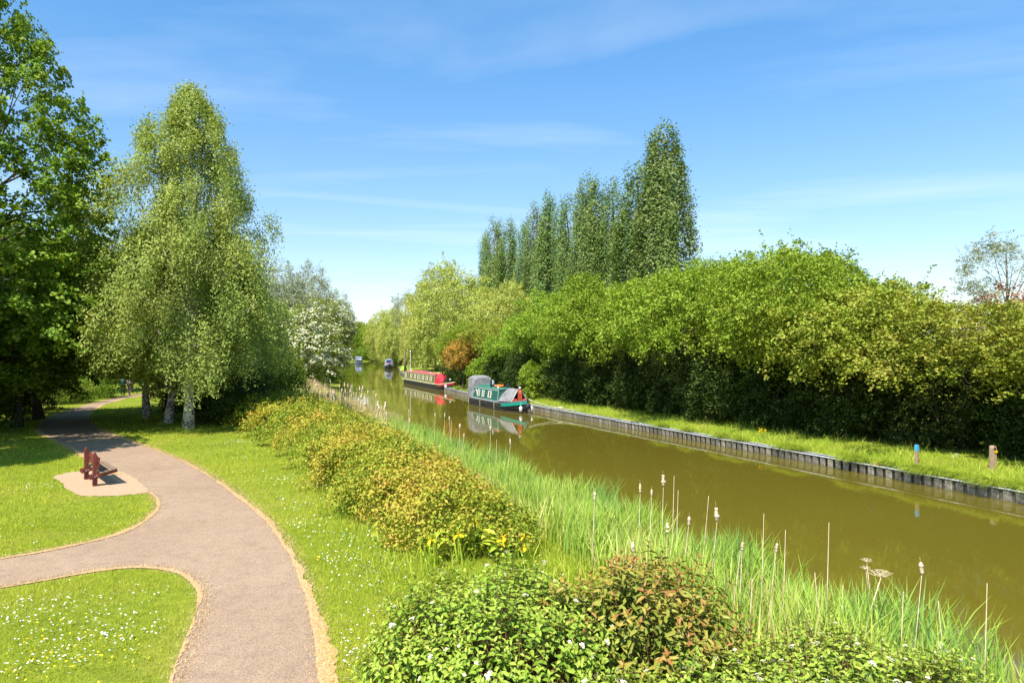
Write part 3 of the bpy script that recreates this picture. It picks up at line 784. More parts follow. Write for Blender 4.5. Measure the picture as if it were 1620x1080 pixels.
# --- birches: rising limbs with hanging sprays
def birch_crown(h, rmax, nstr, leaf, per, zb=2.2, lop=0.0):
    nb = max(30, nstr // 17)
    zs = zb + (h - zb) * (np.linspace(0, 1, nb) ** 0.95)
    u = (zs - zb) / (h - zb)
    prof_ = np.interp(u, [0, 0.1, 0.25, 0.45, 0.65, 0.82, 0.93, 1.0], [0.55, 0.88, 1.0, 0.95, 0.78, 0.50, 0.26, 0.03]) * rmax
    a = np.arange(nb) * 2.39996 + rng.normal(0, .35, nb)
    bulge = 1 + 0.22 * np.sin(3 * a + 5.0 * u) + 0.16 * np.sin(5 * a - 11 * u + 1)
    rr = prof_ * bulge * np.sqrt(rng.uniform(0.03, 1.0, nb))
    bough = np.stack([np.cos(a) * rr, np.sin(a) * rr, zs], 1)
    bh = rng.random(nb)
    bi = rng.integers(0, nb, nstr)
    bs = np.interp(u, [0, .5, .85, 1], [1.0, .8, .45, .2]) * rng.uniform(.7, 1.25, nb)
    start = bough[bi] + rng.normal(0, 1, (nstr, 3)) * (bs[bi] * 0.40)[:, None] * np.array([1, 1, .75])
    a, u = a[bi], u[bi]
    ln = rng.uniform(0.5, 1.9, nstr) * np.clip(1.25 - 0.75 * u, 0.35, 1)
    out_ = np.stack([np.cos(a), np.sin(a), np.zeros(nstr)], 1)
    m = np.maximum(6, (per * ln).astype(int))
    idx = np.repeat(np.arange(nstr), m)
    t = rng.random(len(idx))
    C = start[idx] + out_[idx] * (t * 0.45 * ln[idx])[:, None]
    C[:, 2] -= (t ** 1.5) * ln[idx]
    C += rng.normal(0, 1, C.shape) * (0.07 + 0.17 * (1 - t))[:, None]
    hue = np.clip(bh[bi] + rng.normal(0, .15, nstr), 0, 1)
    V, F = leaf_cloud(C, leaf, out_[idx] * 0.7 + np.array([0, 0, 0.55]), 0.62, 0.75, 0.9)
    kk = None
    rnd = np.repeat(np.clip(0.5 * hue[idx] + 0.5 * rng.random(len(idx)), 0, 1), 4)
    az_ = np.arctan2(C[:, 1], C[:, 0]); keep = C[:, 2] > lop * (0.92 + 0.16 * np.sin(3 * az_ + 1) + 0.12 * np.sin(7 * az_)) + np.where(C[:, 0] > 0.6, -0.7, 0.0); nq = len(C)
    F = F[np.r_[keep, keep]]
    return (V, F, rnd), bough
bc_, st = birch_crown(17.0, 3.95, 5400, 0.112, 30, 2.9, 2.75)
tg = st[rng.integers(0, len(st), 60)]
birch = tree('birch_tree', 'tallest birch with a white trunk and drooping sprays beside the lawn', 'tree', ground((-16.1, 34.0)), bc_, M['birchbark'], limb_mb([tuple(p) for p in tg], 3.0, 0.21, top=(0.2, 0.2, 15.5), k=46, sides=10, fork=0.14), M['l_birch'])
bc2, st2 = birch_crown(11.2, 3.3, 2700, 0.112, 28, 2.9, 2.8)
tg = st2[rng.integers(0, len(st2), 40)]
b2 = tree('birch_tree', 'birch with a thick leaning grey trunk just left of the tallest birch', 'tree', ground((-18.4, 36.6)), bc2, M['birchbark'], limb_mb([tuple(p) for p in tg], 2.5, 0.20, top=(-0.7, 0.2, 9.6), k=30, sides=10, fork=0.14), M['l_birch'])
copy_tree(b2, ground((-20.9, 39.2)), 2.1, (0.95, 0.95, 0.98), 'dark trunked birch, leftmost of the birches by the path')
copy_tree(b2, ground((-17.2, 40.5)), 4.0, (0.95, 0.95, 0.95), 'birch behind the right side of the tallest birch, over deep shade')
copy_tree(b2, ground((-18.6, 46.0)), 5.1, (0.95, 0.95, 0.82), 'small birch between the tallest birch and the blossoming hawthorn')
copy_tree(b2, ground((-23.6, 47.0)), 0.9, (1.0, 1.0, 0.95), 'birch hidden behind the tallest birch, above the dark undergrowth')

# --- undergrowth
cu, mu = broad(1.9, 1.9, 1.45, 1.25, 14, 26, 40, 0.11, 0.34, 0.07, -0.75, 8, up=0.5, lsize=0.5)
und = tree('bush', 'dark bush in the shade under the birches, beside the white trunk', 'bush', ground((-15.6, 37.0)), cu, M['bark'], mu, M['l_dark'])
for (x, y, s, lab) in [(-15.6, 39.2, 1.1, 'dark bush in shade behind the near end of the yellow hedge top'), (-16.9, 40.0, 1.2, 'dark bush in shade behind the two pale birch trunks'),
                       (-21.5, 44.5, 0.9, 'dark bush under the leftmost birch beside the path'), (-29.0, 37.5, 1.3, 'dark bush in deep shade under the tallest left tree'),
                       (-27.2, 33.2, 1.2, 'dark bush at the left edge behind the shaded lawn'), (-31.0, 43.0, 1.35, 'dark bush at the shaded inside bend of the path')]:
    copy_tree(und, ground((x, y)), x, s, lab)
cg, mg = broad(2.1, 2.1, 1.3, 1.1, 14, 26, 44, 0.12, 0.36, 0.07, -0.75, 8, up=0.6, lsize=0.5)
gb = tree('bush', 'rounded sunlit bush left of the walkers at the end of the path', 'bush', ground(G(136, 630)), cg, M['bark'], mg, M['l_maple'])
copy_tree(gb, ground(G(96, 638)), 1.0, 0.9, 'rounded green bush nearest the shaded bend of the path')
copy_tree(gb, ground((-15.3, 37.2)), 2.0, (0.55, 0.55, 0.7), 'small leafy bush at the far left tip of the yellow hedge')
copy_tree(gb, ground((-17.6, 50.5)), 2.0, (1.0, 1.0, 2.0), 'bright bush at the foot of the blossoming hawthorn, left side')

for x, y, s, lab in [(-21.0, 57.5, 1.0, 'green bush behind the left end of the pale bulrush stand'), (-22.6, 66.0, 1.1, 'green bush under the left skirt of the blossoming hawthorn'), (-22.3, 79, 1.0, 'green bush at the water edge right of the hawthorn'),
                     (-24.4, 90, 1.05, 'green bush on the left bank past the hawthorn'), (-27.6, 103, 1.1, 'green bush on the left bank, second past the hawthorn'), (-33.6, 128, 1.3, 'green bush on the left bank, third past the hawthorn')]:
    copy_tree(gb, ground((x, y)), x, s, lab)
for x, y, s in [(-54.5, 260.5, 2.0), (-58.5, 266, 2.2), (-63, 271, 2.2), (-68, 277, 2.4), (-50.0, 254, 1.9), (-46.5, 245, 1.8), (-42.6, 233, 1.7), (-39.5, 222, 1.7), (-36.0, 208, 1.6), (-33.2, 193, 1.5)]:
    copy_tree(gb, ground((x, y)), x, s, 'leafy bush overhanging the water along the far bend of the canal', 'bushes along the far bend')
# --- hawthorn in blossom
ch, mh = broad(4.3, 4.2, 4.4, 4.6, 26, 34, 34, 0.17, 0.42, 0.16, -0.85, 14, up=0.5, shoots=0.06, lsize=0.40)
lc = ch[0].reshape(-1, 4, 3).mean(1)
pick = np.repeat(rng.random(len(lc) // 8 + 1) < 0.62, 8)[:len(lc)] & (rng.random(len(lc)) < 0.85)
Cb = lc[pick] * np.array([1.02, 1.02, 1.0]) + np.array([0, 0, 0.05]) + rng.normal(0, .05, (pick.sum(), 3))
Vb, Fb = leaf_cloud(Cb, 0.15, unit(Cb - np.array([0, 0, 4.0])) + np.array([0, 0, 0.6]), 0.9, 0.5)
p = at_depth(493, 600, 74)
ch[0][:] *= np.array([1.12, 1.0, 1.0]); Vb[:] = Vb * np.array([1.12, 1.0, 1.0])
haw = tree('hawthorn_tree', 'hawthorn smothered in creamy white blossom on the left canal bank', 'tree', ground((p.x - 0.2, p.y)), ch, M['bark'], mh, M['l_hedge'], extra=('blossom', (Vb, Fb, M['blossom'], rng.random(len(Vb)))))
haw.scale = (1.12, 1.08, 1.05)

# --- broad crowns on the left bank in the distance
cgw, mgw = broad(5.5, 5.3, 6.5, 9.0, 22, 30, 42, 0.28, 0.8, 0.3, -0.8, 16, up=0.4, shoots=0.12, shoot_len=1.6, lsize=0.38, hang=0.5, aspect=0.35)
p = at_depth(450, 560, 128)
gw_ = None
gw = tree('willow_tree', 'grey green willow behind and left of the blossoming hawthorn', 'tree', ground(p), cgw, M['greybark'], mgw, M['l_grey'])
gw.scale = (1.1, 1.1, 1.30)
for px, Y, s, lab in [(488, 138, (1.05, 1.05, 1.38), 'grey green willow directly above the blossoming hawthorn'), (532, 185, (1.0, 1.0, 1.28), 'lone rounded grey willow beside the gap in the skyline'),
                      (412, 120, (1.0, 1.0, 1.25), 'grey green willow showing at the right shoulder of the tallest birch')]:
    copy_tree(gw, ground(at_depth(px, 560, Y)), px, s, lab)
cft, mft = broad(5.0, 5.0, 5.0, 5.4, 20, 30, 42, 0.27, 0.75, 0.25, -0.9, 12, up=0.5, lsize=0.42, shoots=0.04)
p = at_depth(568, 560, 150)
ft = tree('alder_tree', 'rounded bright tree overhanging the canal just past the hawthorn', 'tree', ground((-43.5, 163)), cft, M['bark'], mft, M['l_hedge'])
for x, y, s, lab in [(-39.0, 118, (0.75, 0.75, 0.85), 'bright green tree tucked behind the right side of the hawthorn'), (-53.0, 205, (1.0, 1.0, 1.25), 'tree at the water edge beside the white cruiser'),
                     (-47.5, 262, (1.2, 1.2, 1.2), 'tree closing the view at the far bend of the canal'), (-60, 275, (1.2, 1.2, 1.05), 'tree at the far bend, left of the view along the water'),
                     
                     (-58.5, 271, (1.3, 1.2, 1.5), 'tall tree closing the view straight down the canal'), (-66, 284, (1.3, 1.2, 1.55), 'tree at the far bend, just left of the one straight down the canal'), (-52, 262, (1.1, 1.1, 1.35), 'tree at the far bend, just right of the one straight down the canal'),
                     (-30.4, 112, (0.65, 0.65, 0.8), 'green tree peeping out behind the right edge of the hawthorn'), (-72, 240, (1.3, 1.3, 1.1), 'tree far behind the grey willows on the left bank'), (-62, 150, (1.3, 1.3, 1.2), 'tree in the belt of woodland behind the birches'),
                     (-80, 130, (1.4, 1.4, 1.4), 'tree in the woodland far left behind the maples'), (-58, 92, (1.2, 1.2, 1.3), 'tree closing the far end of the footpath'),
                     (-48, 88, (0.9, 0.9, 0.9), 'tree behind the walkers on the footpath'), (-75, 85, (1.3, 1.3, 1.5), 'tree deep in the shade behind the left maples'),
                     (-33, 85, (0.75, 0.75, 0.8), 'tree between the footpath and the hawthorn'), (-27.5, 62, (0.8, 0.8, 0.95), 'tree in the shade behind the birch trunks')]:
    copy_tree(ft, ground((x, y)), x * 1.7, s, lab)

# --- willows over the red boat
cw, mw = broad(7.4, 6.8, 7.6, 7.6, 32, 42, 52, 0.30, 0.8, 0.35, -0.97, 16, up=0.5, shoots=0.10, shoot_len=1.5, lsize=0.40, hang=0.9, aspect=0.36)
wl_s = None
wl = tree('willow_tree', 'great pale willow bulging over the water above the red boat', 'tree', ground((-8.2, 104)), cw, M['greybark'], mw, M['l_willow'])
wl.scale = (1.08, 1.05, 1.12)
for x, y, s, lab in [(-13.2, 124, (1.0, 1.0, 1.08), 'pale willow left of the great willow, above the third boat'), (-1.2, 92, (0.8, 0.8, 0.86), 'pale willow between the great willow and the green thorn trees'),
                     (-20.2, 153, (0.75, 0.75, 0.85), 'pale willow right of the third boat'), (-29.8, 183, (0.9, 0.9, 1.0), 'pale willow rising directly behind the third boat'), (-41.0, 226, (1.05, 1.05, 1.1), 'pale willow left of the third boat, leaning over the far water'), (-36.0, 208, (1.0, 1.0, 1.05), 'pale willow behind the brown cabined boat'), (-4.5, 84, (0.5, 0.5, 0.42), 'low willow hanging over the bow of the red boat')]:
    copy_tree(wl, ground((x, y)), x * 2.3, s, lab)
cs_, ms_ = broad(4.2, 4.0, 5.0, 14.5, 18, 15, 30, 0.24, 0.6, 0.26, -0.8, 18, up=0.4, shoots=0.3, shoot_len=2.2, lsize=0.32, hang=0.4, aspect=0.3, fill=0.02)
ws = tree('sparse_willow', 'thin feathery willow showing sky through it above the great willow', 'tree', ground((-13.5, 122)), cs_, M['greybark'], ms_, M['l_grey'])
copy_tree(ws, ground((-20.0, 128)), 2.0, (0.8, 0.8, 0.8), 'thin feathery willow at the left shoulder of the great willow')
p = at_depth(1590, 450, 40)
copy_tree(ws, ground((p.x + 0.8, 41)), 4.1, (0.78, 0.78, 0.58), 'thin open tree on the skyline at the right edge')

# --- the poplar row
def poplar_crown(h, rad, ns, per, prof=(0.5, .9, 1.0, .92, .74, .5, .26)):
    Cs, Ns, hs_ = [], [], []
    stems = []
    for k in range(ns):
        a = rng.uniform(0, 2 * math.pi); rb = rad * math.sqrt(rng.uniform(0.02, 1)) * 0.95
        z0 = rng.uniform(1.2, h * 0.74); z1 = min(h * rng.uniform(.9, 1.0), z0 + rng.uniform(0.16, 0.36) * h)
        kk = rng.integers(5, 10)
        for t in np.linspace(0, 1, kk):
            z = z0 + (z1 - z0) * t; u = z / h
            env = np.interp(u, [0, .1, .3, .6, .82, .94, 1], prof)
            Cs.append((math.cos(a) * rb * env + rng.normal(0, .1), math.sin(a) * rb * env + rng.normal(0, .1), z)); Ns.append((math.cos(a), math.sin(a), 0.25)); hs_.append(rng.random())
        stems.append((math.cos(a) * rb * .5, math.sin(a) * rb * .5, z1 * .90))
    for z in np.linspace(h * .74, h * .97, 9): Cs.append((rng.normal(0, .22), rng.normal(0, .22), z)); Ns.append((0, 0, 1)); hs_.append(rng.random())
    P, Nn, hs_ = np.array(Cs), np.array(Ns, float), np.array(hs_)
    idx = np.repeat(np.arange(len(P)), per)
    C = P[idx] + rng.normal(0, 1, (len(idx), 3)) * np.array([0.21, 0.21, 0.46])
    V, F = leaf_cloud(C, 0.155, Nn[idx] + np.array([0, 0, .2]), 0.8, 0.75)
    rnd = np.repeat(np.clip(.5 * hs_[idx] + .5 * rng.random(len(idx)), 0, 1), 4)
    mb = limb_mb([tuple(s) for s in stems], h * .12, 0.3, top=(0, 0, h * .95), k=40, fork=0.10)
    return (V, F, rnd), mb
protos = []
cp, mp_ = poplar_crown(24.0, 2.2, 66, 100, (0.7, 1.0, 1.0, .84, .60, .36, .14))
pA = tree('poplar_tree', 'tallest poplar, broad columnar tree at the right end of the row', 'tree', ground((15.2, 68.0)), cp, M['greybark'], mp_, M['l_poplar'], group='row of columnar poplars')
pA.scale = (1.6, 1.6, 1.10)
cp, mp_ = poplar_crown(24.0, 1.7, 50, 84)
pB = tree('poplar_tree', 'second poplar from the right, fused with the tallest one', 'tree', ground((13.0, 71.0)), cp, M['greybark'], mp_, M['l_poplar'], group='row of columnar poplars')
pB.scale = (1.62, 1.62, 0.97)
ords = ['third', 'fourth', 'fifth', 'sixth', 'seventh', 'eighth', 'ninth', 'tenth', 'eleventh']
rowp = [(968, 268, 76), (942, 274, 79), (921, 294, 82), (894, 296, 86), (872, 302, 90), (850, 328, 94), (828, 338, 98), (808, 345, 103), (786, 350, 108), (766, 358, 114)]
for i, (px, py, Y) in enumerate(rowp):
    top = at_depth(px, py, Y)
    lab = (ords[i] + ' poplar from the right in the columnar row') if i < 9 else 'leftmost poplar, at the low end of the columnar row'
    src = pB
    c = copy_tree(src, ground(top), i * 1.9, None, lab)
    k = (top.z - 0.6) / 24.4
    c.scale = (1.2 + 0.14 * ((i * 7) % 3), 1.2 + 0.14 * ((i * 5) % 3), k * (0.97 + 0.03 * ((i * 4) % 3)))

# --- the thorn trees over the right bank: crowns that lean out over the bank, dark beneath
def thorn(rx, ry, rz_, zc, mat, seed_shoot=0.05, nl=24):
    c_, m_ = broad(rx, ry, rz_, zc, nl, 34, 52, 0.145, 0.50, 0.2, -0.42, 14, up=0.55, shoots=seed_shoot, shoot_len=1.2, jit=0.95, inner=0.70, lsize=0.34, hang=0.25, fill=0.16, aspect=0.68)
    return c_, m_
ca, ma = thorn(4.9, 4.7, 3.7, 5.8, None, nl=30)
cb, mb_ = thorn(4.6, 4.5, 3.4, 5.2, None, 0.08, 28)
cc, mc_ = thorn(4.9, 4.7, 3.3, 5.6, None, 0.05, 26)
def top_scale(px, py, Y, h0):
    return (at_depth(px, py, Y).z - 0.6) / h0
tA = tree('thorn_tree', 'bright green thorn tree above the white post and canal wall', 'tree', ground(so(29, -4.0)), ca, M['bark'], ma, M['l_hedge'])
tC = tree('thorn_tree', 'bronze flushed thorn tree above the blue topped post', 'tree', ground(so(5.5, -5.8)), cc, M['bark'], mc_, M['l_hedgeb'])
tB = tree('thorn_tree', 'thorn tree, largest of the hedge, its leafy skirt drooping to the bank', 'tree', ground(so(20.5, -3.7)), cb, M['bark'], mb_, M['l_hedge'])
tA.scale = (1.05, 1.05, 1.0); tC.scale = (1.0, 1.0, 0.70); tB.scale = (1.12, 1.12, 1.05); 
for src, s, o, rz_, sc, lab in [
    (tA, 37.5, -4.6, 2.0, (1.0, 1.0, 0.98), 'bright green thorn tree behind the yellow flowers past the green boat'),
    (tB, 45.5, -5.2, 1.0, (0.95, 0.95, 0.86), 'thorn tree right behind the green boat'),
    (tC, 53.5, -5.0, 4.0, (0.9, 0.9, 0.80), 'bronze tinged thorn tree between the green and the red boat'),
    (tA, 61.5, -5.0, 5.0, (0.9, 0.9, 0.78), 'thorn tree over the bow of the red boat'),
    (tA, 13.2, -4.4, 3.6, (1.08, 1.08, 0.97), 'tall green thorn tree rising to the highest point of the hedge'),
    (tC, 10.2, -4.7, 2.4, (0.95, 0.95, 0.82), 'bronze flushed thorn tree in front of the hedge high point'),
    (tC, -0.5, -6.0, 1.1, (1.0, 1.0, 0.68), 'bronze thorn tree above the yellow arrow post'),
    (tC, -6.5, -6.2, 5.2, (1.0, 1.0, 0.66), 'thorn tree at the right edge of the hedge'),
    (tB, 33.0, -9.5, 0.4, (1.1, 1.1, 1.08), 'thorn tree of the second rank, below the poplars'),
    (tB, 17.0, -9.5, 3.0, (1.05, 1.05, 1.13), 'thorn tree of the second rank with wispy top shoots'),
    (tA, 25.0, -9.8, 4.4, (1.05, 1.05, 1.12), 'thorn tree of the second rank at the middle of the hedge'),
    (tA, 2.5, -11.0, 5.0, (1.0, 1.0, 0.66), 'thorn tree of the second rank near the right edge'),
    (tB, 42.0, -10.0, 2.7, (1.1, 1.1, 1.05), 'thorn tree of the second rank behind the green boat')]:
    copy_tree(src, ground(so(s, o)), rz_, sc, lab)
co, mo = broad(1.7, 1.6, 1.5, 3.9, 9, 24, 34, 0.15, 0.4, 0.1, -0.8, 6, up=0.5, lsize=0.5)
orr = tree('rust_bush', 'rust orange flushed bush in the hedge between the two near boats', 'bush', ground(so(54.0, -1.5)), co, M['bark'], mo, M['l_orange'])
cr3, mr3 = broad(2.6, 2.6, 2.2, 5.0, 10, 24, 34, 0.16, 0.4, 0.14, -0.8, 6, up=0.5, lsize=0.5)
cop = tree('copper_tree', 'copper red tree peeping over the hedge at the right edge', 'tree', ground((24.2, 33.0)), cr3, M['bark'], mr3, M['l_red'])
cop.scale = (0.85, 0.85, 0.98)
# understorey along the hedge foot, the overhang's shade put into its dark leaf colour
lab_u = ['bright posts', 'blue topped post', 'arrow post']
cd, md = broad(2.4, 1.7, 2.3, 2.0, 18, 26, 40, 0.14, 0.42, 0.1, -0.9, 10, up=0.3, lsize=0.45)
us = tree('shrub', 'dark shade-coloured shrub at the foot of the hedge behind the arrow post', 'shrub', ground(so(-1.0, -6.1)), cd, M['bark'], md, M['l_dark'], rz=heading)
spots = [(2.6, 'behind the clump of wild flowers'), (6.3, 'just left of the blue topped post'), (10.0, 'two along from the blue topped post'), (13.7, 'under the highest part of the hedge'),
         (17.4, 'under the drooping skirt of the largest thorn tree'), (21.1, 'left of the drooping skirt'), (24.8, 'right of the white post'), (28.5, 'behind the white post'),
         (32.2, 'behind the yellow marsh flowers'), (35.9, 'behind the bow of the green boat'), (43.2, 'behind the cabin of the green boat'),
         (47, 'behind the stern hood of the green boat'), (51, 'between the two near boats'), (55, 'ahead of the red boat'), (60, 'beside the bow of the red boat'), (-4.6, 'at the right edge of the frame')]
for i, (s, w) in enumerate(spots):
    copy_tree(us, ground(so(s, min(-1.3, max(-4.2, -4.2 + 0.17 * s)) - 1.9 - 0.3 * (i % 2))), heading + (math.pi if i % 2 else 0) + 0.2 * (i % 3), (1, 1, 0.80 + 0.10 * (i % 3)), 'dark shade-coloured shrub at the hedge foot ' + w)
for i in range(11):  # extra dark row, mostly unseen, added to cover sunlit leaves below the canopy
    copy_tree(us, ground(so(-4 + 4.0 * i, -9.0)), heading + 1.3 * i, (1.25, 1.25, 1.05 + 0.1 * (i % 3)), 'dark shrub in an added second row, hiding sunlit leaves behind the hedge foot', 'added second row of dark shrubs')
# bright shrub at the bow of the green boat
cbs, mbs = broad(1.25, 1.2, 1.5, 1.55, 12, 26, 40, 0.13, 0.34, 0.07, -0.9, 8, up=0.5, lsize=0.5)
bs = tree('shrub', 'sunlit yellow green shrub on the bank by the green boat bow', 'shrub', ground(so(38.0, -2.2)), cbs, M['bark'], mbs, M['l_hedge'])
copy_tree(bs, ground(so(-1.0, -4.0)), 2.0, (0.6, 0.6, 0.75), 'small sunlit shrub right behind the yellow arrow post')
copy_tree(bs, ground(so(50.5, -2.0)), 3.0, (0.9, 0.9, 1.1), 'sunlit shrub on the bank behind the stern of the green boat')
# ================================================================== the clipped-looking low hedge beside the lawn
M['l_low'] = leaf_mat('low_hedge_leaves', [(0.055, 0.11, 0.009), (0.105, 0.165, 0.012), (0.175, 0.20, 0.017), (0.285, 0.215, 0.032), (0.31, 0.155, 0.045)], 0.3, 1.0)
M['l_corn'] = leaf_mat('dogwood_leaves', [(0.06, 0.115, 0.010), (0.095, 0.165, 0.014), (0.14, 0.215, 0.022), (0.20, 0.255, 0.04)], 0.36, 1.1, 0.42, boost=1.95)
M['l_bronze'] = leaf_mat('bronze_leaves', [(0.065, 0.105, 0.012), (0.12, 0.15, 0.02), (0.185, 0.145, 0.026), (0.185, 0.085, 0.027)], 0.3, 0.9, 0.4)
M['cream'] = noisy('cream_flower', (0.62, 0.56, 0.36), (0.82, 0.78, 0.62), 30, 0.8, 0.1, None, 0)
hedge_c = []
for s in np.arange(-1.2, 30.5, 0.55):
    cen = np.interp(s, [-1.2, 4, 12, 20, 30.5], [17.25, 17.3, 17.4, 17.9, 19.0]); hw = np.interp(s, [-1.2, 0.5, 6, 14, 22, 30.5], [0.9, 1.5, 1.75, 2.0, 2.6, 3.0])
    hedge_c.append((s, cen, hw))
def hedge_top(s, o):
    cen = np.interp(s, [-1.2, 4, 12, 20, 30.5], [17.25, 17.3, 17.4, 17.9, 19.0]); hw = np.interp(s, [-0.2, 1.2, 6, 14, 22, 30.5], [0.9, 1.6, 2.0, 2.25, 2.75, 3.1])
    side = o - cen
    w = hw * (1 + 0.16 * np.sin(s * 1.9) + 0.1 * np.sin(s * 4.3 + 2) - 0.20 * np.exp(-((s - 1.9) / 0.6) ** 2) * (side > 0) )
    u = np.clip(np.abs(side) / w, 0, 1)
    h = np.interp(s, [-0.4, 0.3, 2.0, 8, 20, 28, 30.5], [0.3, 0.7, 1.05, 1.2, 1.4, 1.5, 0.8])
    lump = 1 + 0.12 * np.sin(s * 2.1 + o * 1.4) * np.sin(o * 2.3 - s) + 0.11 * np.sin(4.1 * s + o) * np.cos(3.7 * o + 1) + 0.04 * np.sin(1.1 * s)
    return h * lump * (1 - u ** 2.6) ** 0.5, u
n = 5200
s_ = rng.uniform(-0.3, 30.5, n); o_ = rng.uniform(13.6, 22.6, n)
s2 = -0.3 + 13 * rng.random(2400); s_ = np.r_[s_, s2]; o_ = np.r_[o_, rng.uniform(14.6, 19.4, 2400)]
h_, u_ = hedge_top(s_, o_)
kk = (u_ < 0.995); s_, o_, h_, u_ = s_[kk], o_[kk], h_[kk], u_[kk]
q = R0 + s_[:, None] * D + o_[:, None] * NL
gzz = ground_z(q[:, 0], q[:, 1])
hole = np.sin(3.3 * s_ + 1.7 * np.sin(2.2 * o_)) * np.sin(3.9 * o_ + 1.3 * np.sin(1.9 * s_))
kk = ~((hole > 0.62) & (rng.random(len(s_)) < 0.85)); s_, o_, h_, u_, q, gzz = s_[kk], o_[kk], h_[kk], u_[kk], q[kk], gzz[kk]
depthf = rng.random(len(s_)) ** 2.2 - np.where(rng.random(len(s_)) < 0.07, rng.uniform(0.1, 0.45, len(s_)), 0)
zc_ = gzz + h_ * (1 - 0.55 * depthf)
P = np.c_[q, zc_]
# shell of the sides, so that the foot is leafy too
hue = np.clip(0.44 + 0.24 * np.sin(s_ * 0.9 + o_) + rng.normal(0, 0.25, len(s_)) + 0.12 * (12 - s_) / 12, 0, 1)
m = 30
idx = np.repeat(np.arange(len(P)), m)
cl = rng.uniform(0.09, 0.17, len(P))
C = P[idx] + rng.normal(0, 1, (len(idx), 3)) * cl[idx][:, None] * np.array([0.85, 0.85, 0.8])
C[:, 2] = np.maximum(C[:, 2], gzz[idx] + 0.02)
outn = (q - (R0 + s_[:, None] * D + np.interp(s_, [-1.2, 4, 12, 20, 30.5], [17.25, 17.3, 17.4, 17.9, 19.0])[:, None] * NL))
Nn = np.c_[outn[idx] * 0.35, np.ones(len(idx))]
far = C[:, 1] > 26
keep = ~far | (rng.random(len(C)) < 0.6)
C, Nn, idx, far = C[keep], Nn[keep], idx[keep], far[keep]
V, F = leaf_cloud(C, np.where(far, 0.095, 0.074), Nn, 0.68, 0.6)
hg = thing('low_hedge', 'long low yellow green hedge with bronze leaf tips between lawn and reeds', 'hedge', (0, 0, 0))
upr = np.clip((C[:, 2] - P[idx, 2]) / (cl[idx] * 2.0), -1, 1)
tag(link('foliage', raw_mesh('foliage', V, F, M['l_low'], np.repeat(np.clip(hue[idx] * 0.62 + 0.22 * rng.random(len(idx)) + 0.18 * upr, 0, 1), 4)), hg), kind='stuff')
mb = MB()
for i in rng.integers(0, len(P), 420):
    p = Vector(P[i]); b = Vector((p.x + rng.normal(0, .12), p.y + rng.normal(0, .12), gzz[i] - 0.05))
    mb.tube([b, b.lerp(p, .55) + Vector((rng.normal(0, .05), rng.normal(0, .05), 0)), p], [0.012, 0.009, 0.004], 4, cap=False)
tag(mb.build('stems', M['twig'], hg), kind='stuff')

# ================================================================== reeds
n = 66000
s_ = rng.uniform(-19, 56, n); o_ = 12.35 + 2.9 * rng.beta(1.1, 1.35, n)
edge = 0.45 * np.sin(s_ * 1.1) + 0.3 * np.sin(s_ * 2.7 + 1)
o_ += edge * np.exp(-(o_ - 12.3) / 0.8)
clump = 0.5 + 0.5 * np.sin(s_ * 3.3 + o_) * np.sin(s_ * 1.27 + 2)
kk = rng.random(n) < 0.45 + 0.55 * clump; s_, o_ = s_[kk], o_[kk]
q = R0 + s_[:, None] * D + o_[:, None] * NL
kk = q[:, 1] > 3.2; q, s_, o_ = q[kk], s_[kk], o_[kk]
zb = np.maximum(ground_z(q[:, 0], q[:, 1]), -0.15)
hgt = rng.uniform(0.7, 1.2, len(q)) * np.interp(s_, [-18, 2, 8, 30], [1.08, 1.0, 0.95, 0.85]) * (1 + 0.2 * np.sin(s_ * 1.9))
v, f, r_ = blades(q[:, 0], q[:, 1], zb, hgt, rng.uniform(0.020, 0.040, len(q)), rng.uniform(0.05, 0.5, len(q)), np.clip(.12 + rng.random(len(q)) * .62 + .17 * np.sin(s_ * 1.6 + 2 * np.sin(o_ * 2)) + .14 * (o_ - 13.4), 0, 1), 4, 1.1)
tag(link('reed_bed', raw_mesh('reed_bed', v, f, M['reed'], r_)), kind='stuff')
# dead straw stems of last year among them
n = 1500
s_ = np.r_[rng.uniform(-17, 26, 4200), rng.uniform(25, 60, 6500)]; o_ = rng.uniform(12.6, 15.0, len(s_))
q = R0 + s_[:, None] * D + o_[:, None] * NL
kk = q[:, 1] > 4.5; q, s_ = q[kk], s_[kk]
v, f, r_ = blades(q[:, 0], q[:, 1], np.maximum(ground_z(q[:, 0], q[:, 1]), -0.1), rng.uniform(0.35, 1.15, len(q)) + np.where(s_ > 22, 0.35, 0), np.where(s_ > 22, 0.026, 0.014), np.abs(rng.normal(0, 0.28, len(q))), rng.random(len(q)), 3, 0.6)
tag(link('dead_reed_stems', raw_mesh('dead_reed_stems', v, f, M['straw'], r_)), kind='stuff')

# ---- last year's bulrushes: each one a stem with a burst seed head
M['head'] = noisy('seed_fluff', (0.40, 0.28, 0.15), (0.74, 0.60, 0.42), 26, 0.95, 0.05, None, 0.8, 0.02, 4, 0.34, 0.62)
M['stem'] = noisy('dead_stem', (0.46, 0.34, 0.20), (0.70, 0.57, 0.39), 12, 0.9, 0.1, (4, 4, 0.7), 0.1)
def head_mesh(L_, r, ragged):
    prof = []; k = 9
    for i in range(k + 1):
        t = i / k
        prof.append((r * (0.25 + 0.75 * math.sin(math.pi * min(1, 0.12 + 0.80 * t)) ** 0.6) * rng.uniform(1 - ragged, 1 + ragged), L_ * t))
    mb = MB().lathe((0, 0, 0), prof, 8)
    mb.v = [(x + rng.normal(0, r * ragged * .35), y + rng.normal(0, r * ragged * .35), z) for x, y, z in mb.v]
    mb.tube([(0, 0, L_ * 0.97), (0.004, 0, L_ * 1.45)], [0.003, 0.0015], 4)
    return mb.mesh('seed_head', M['head'], True)
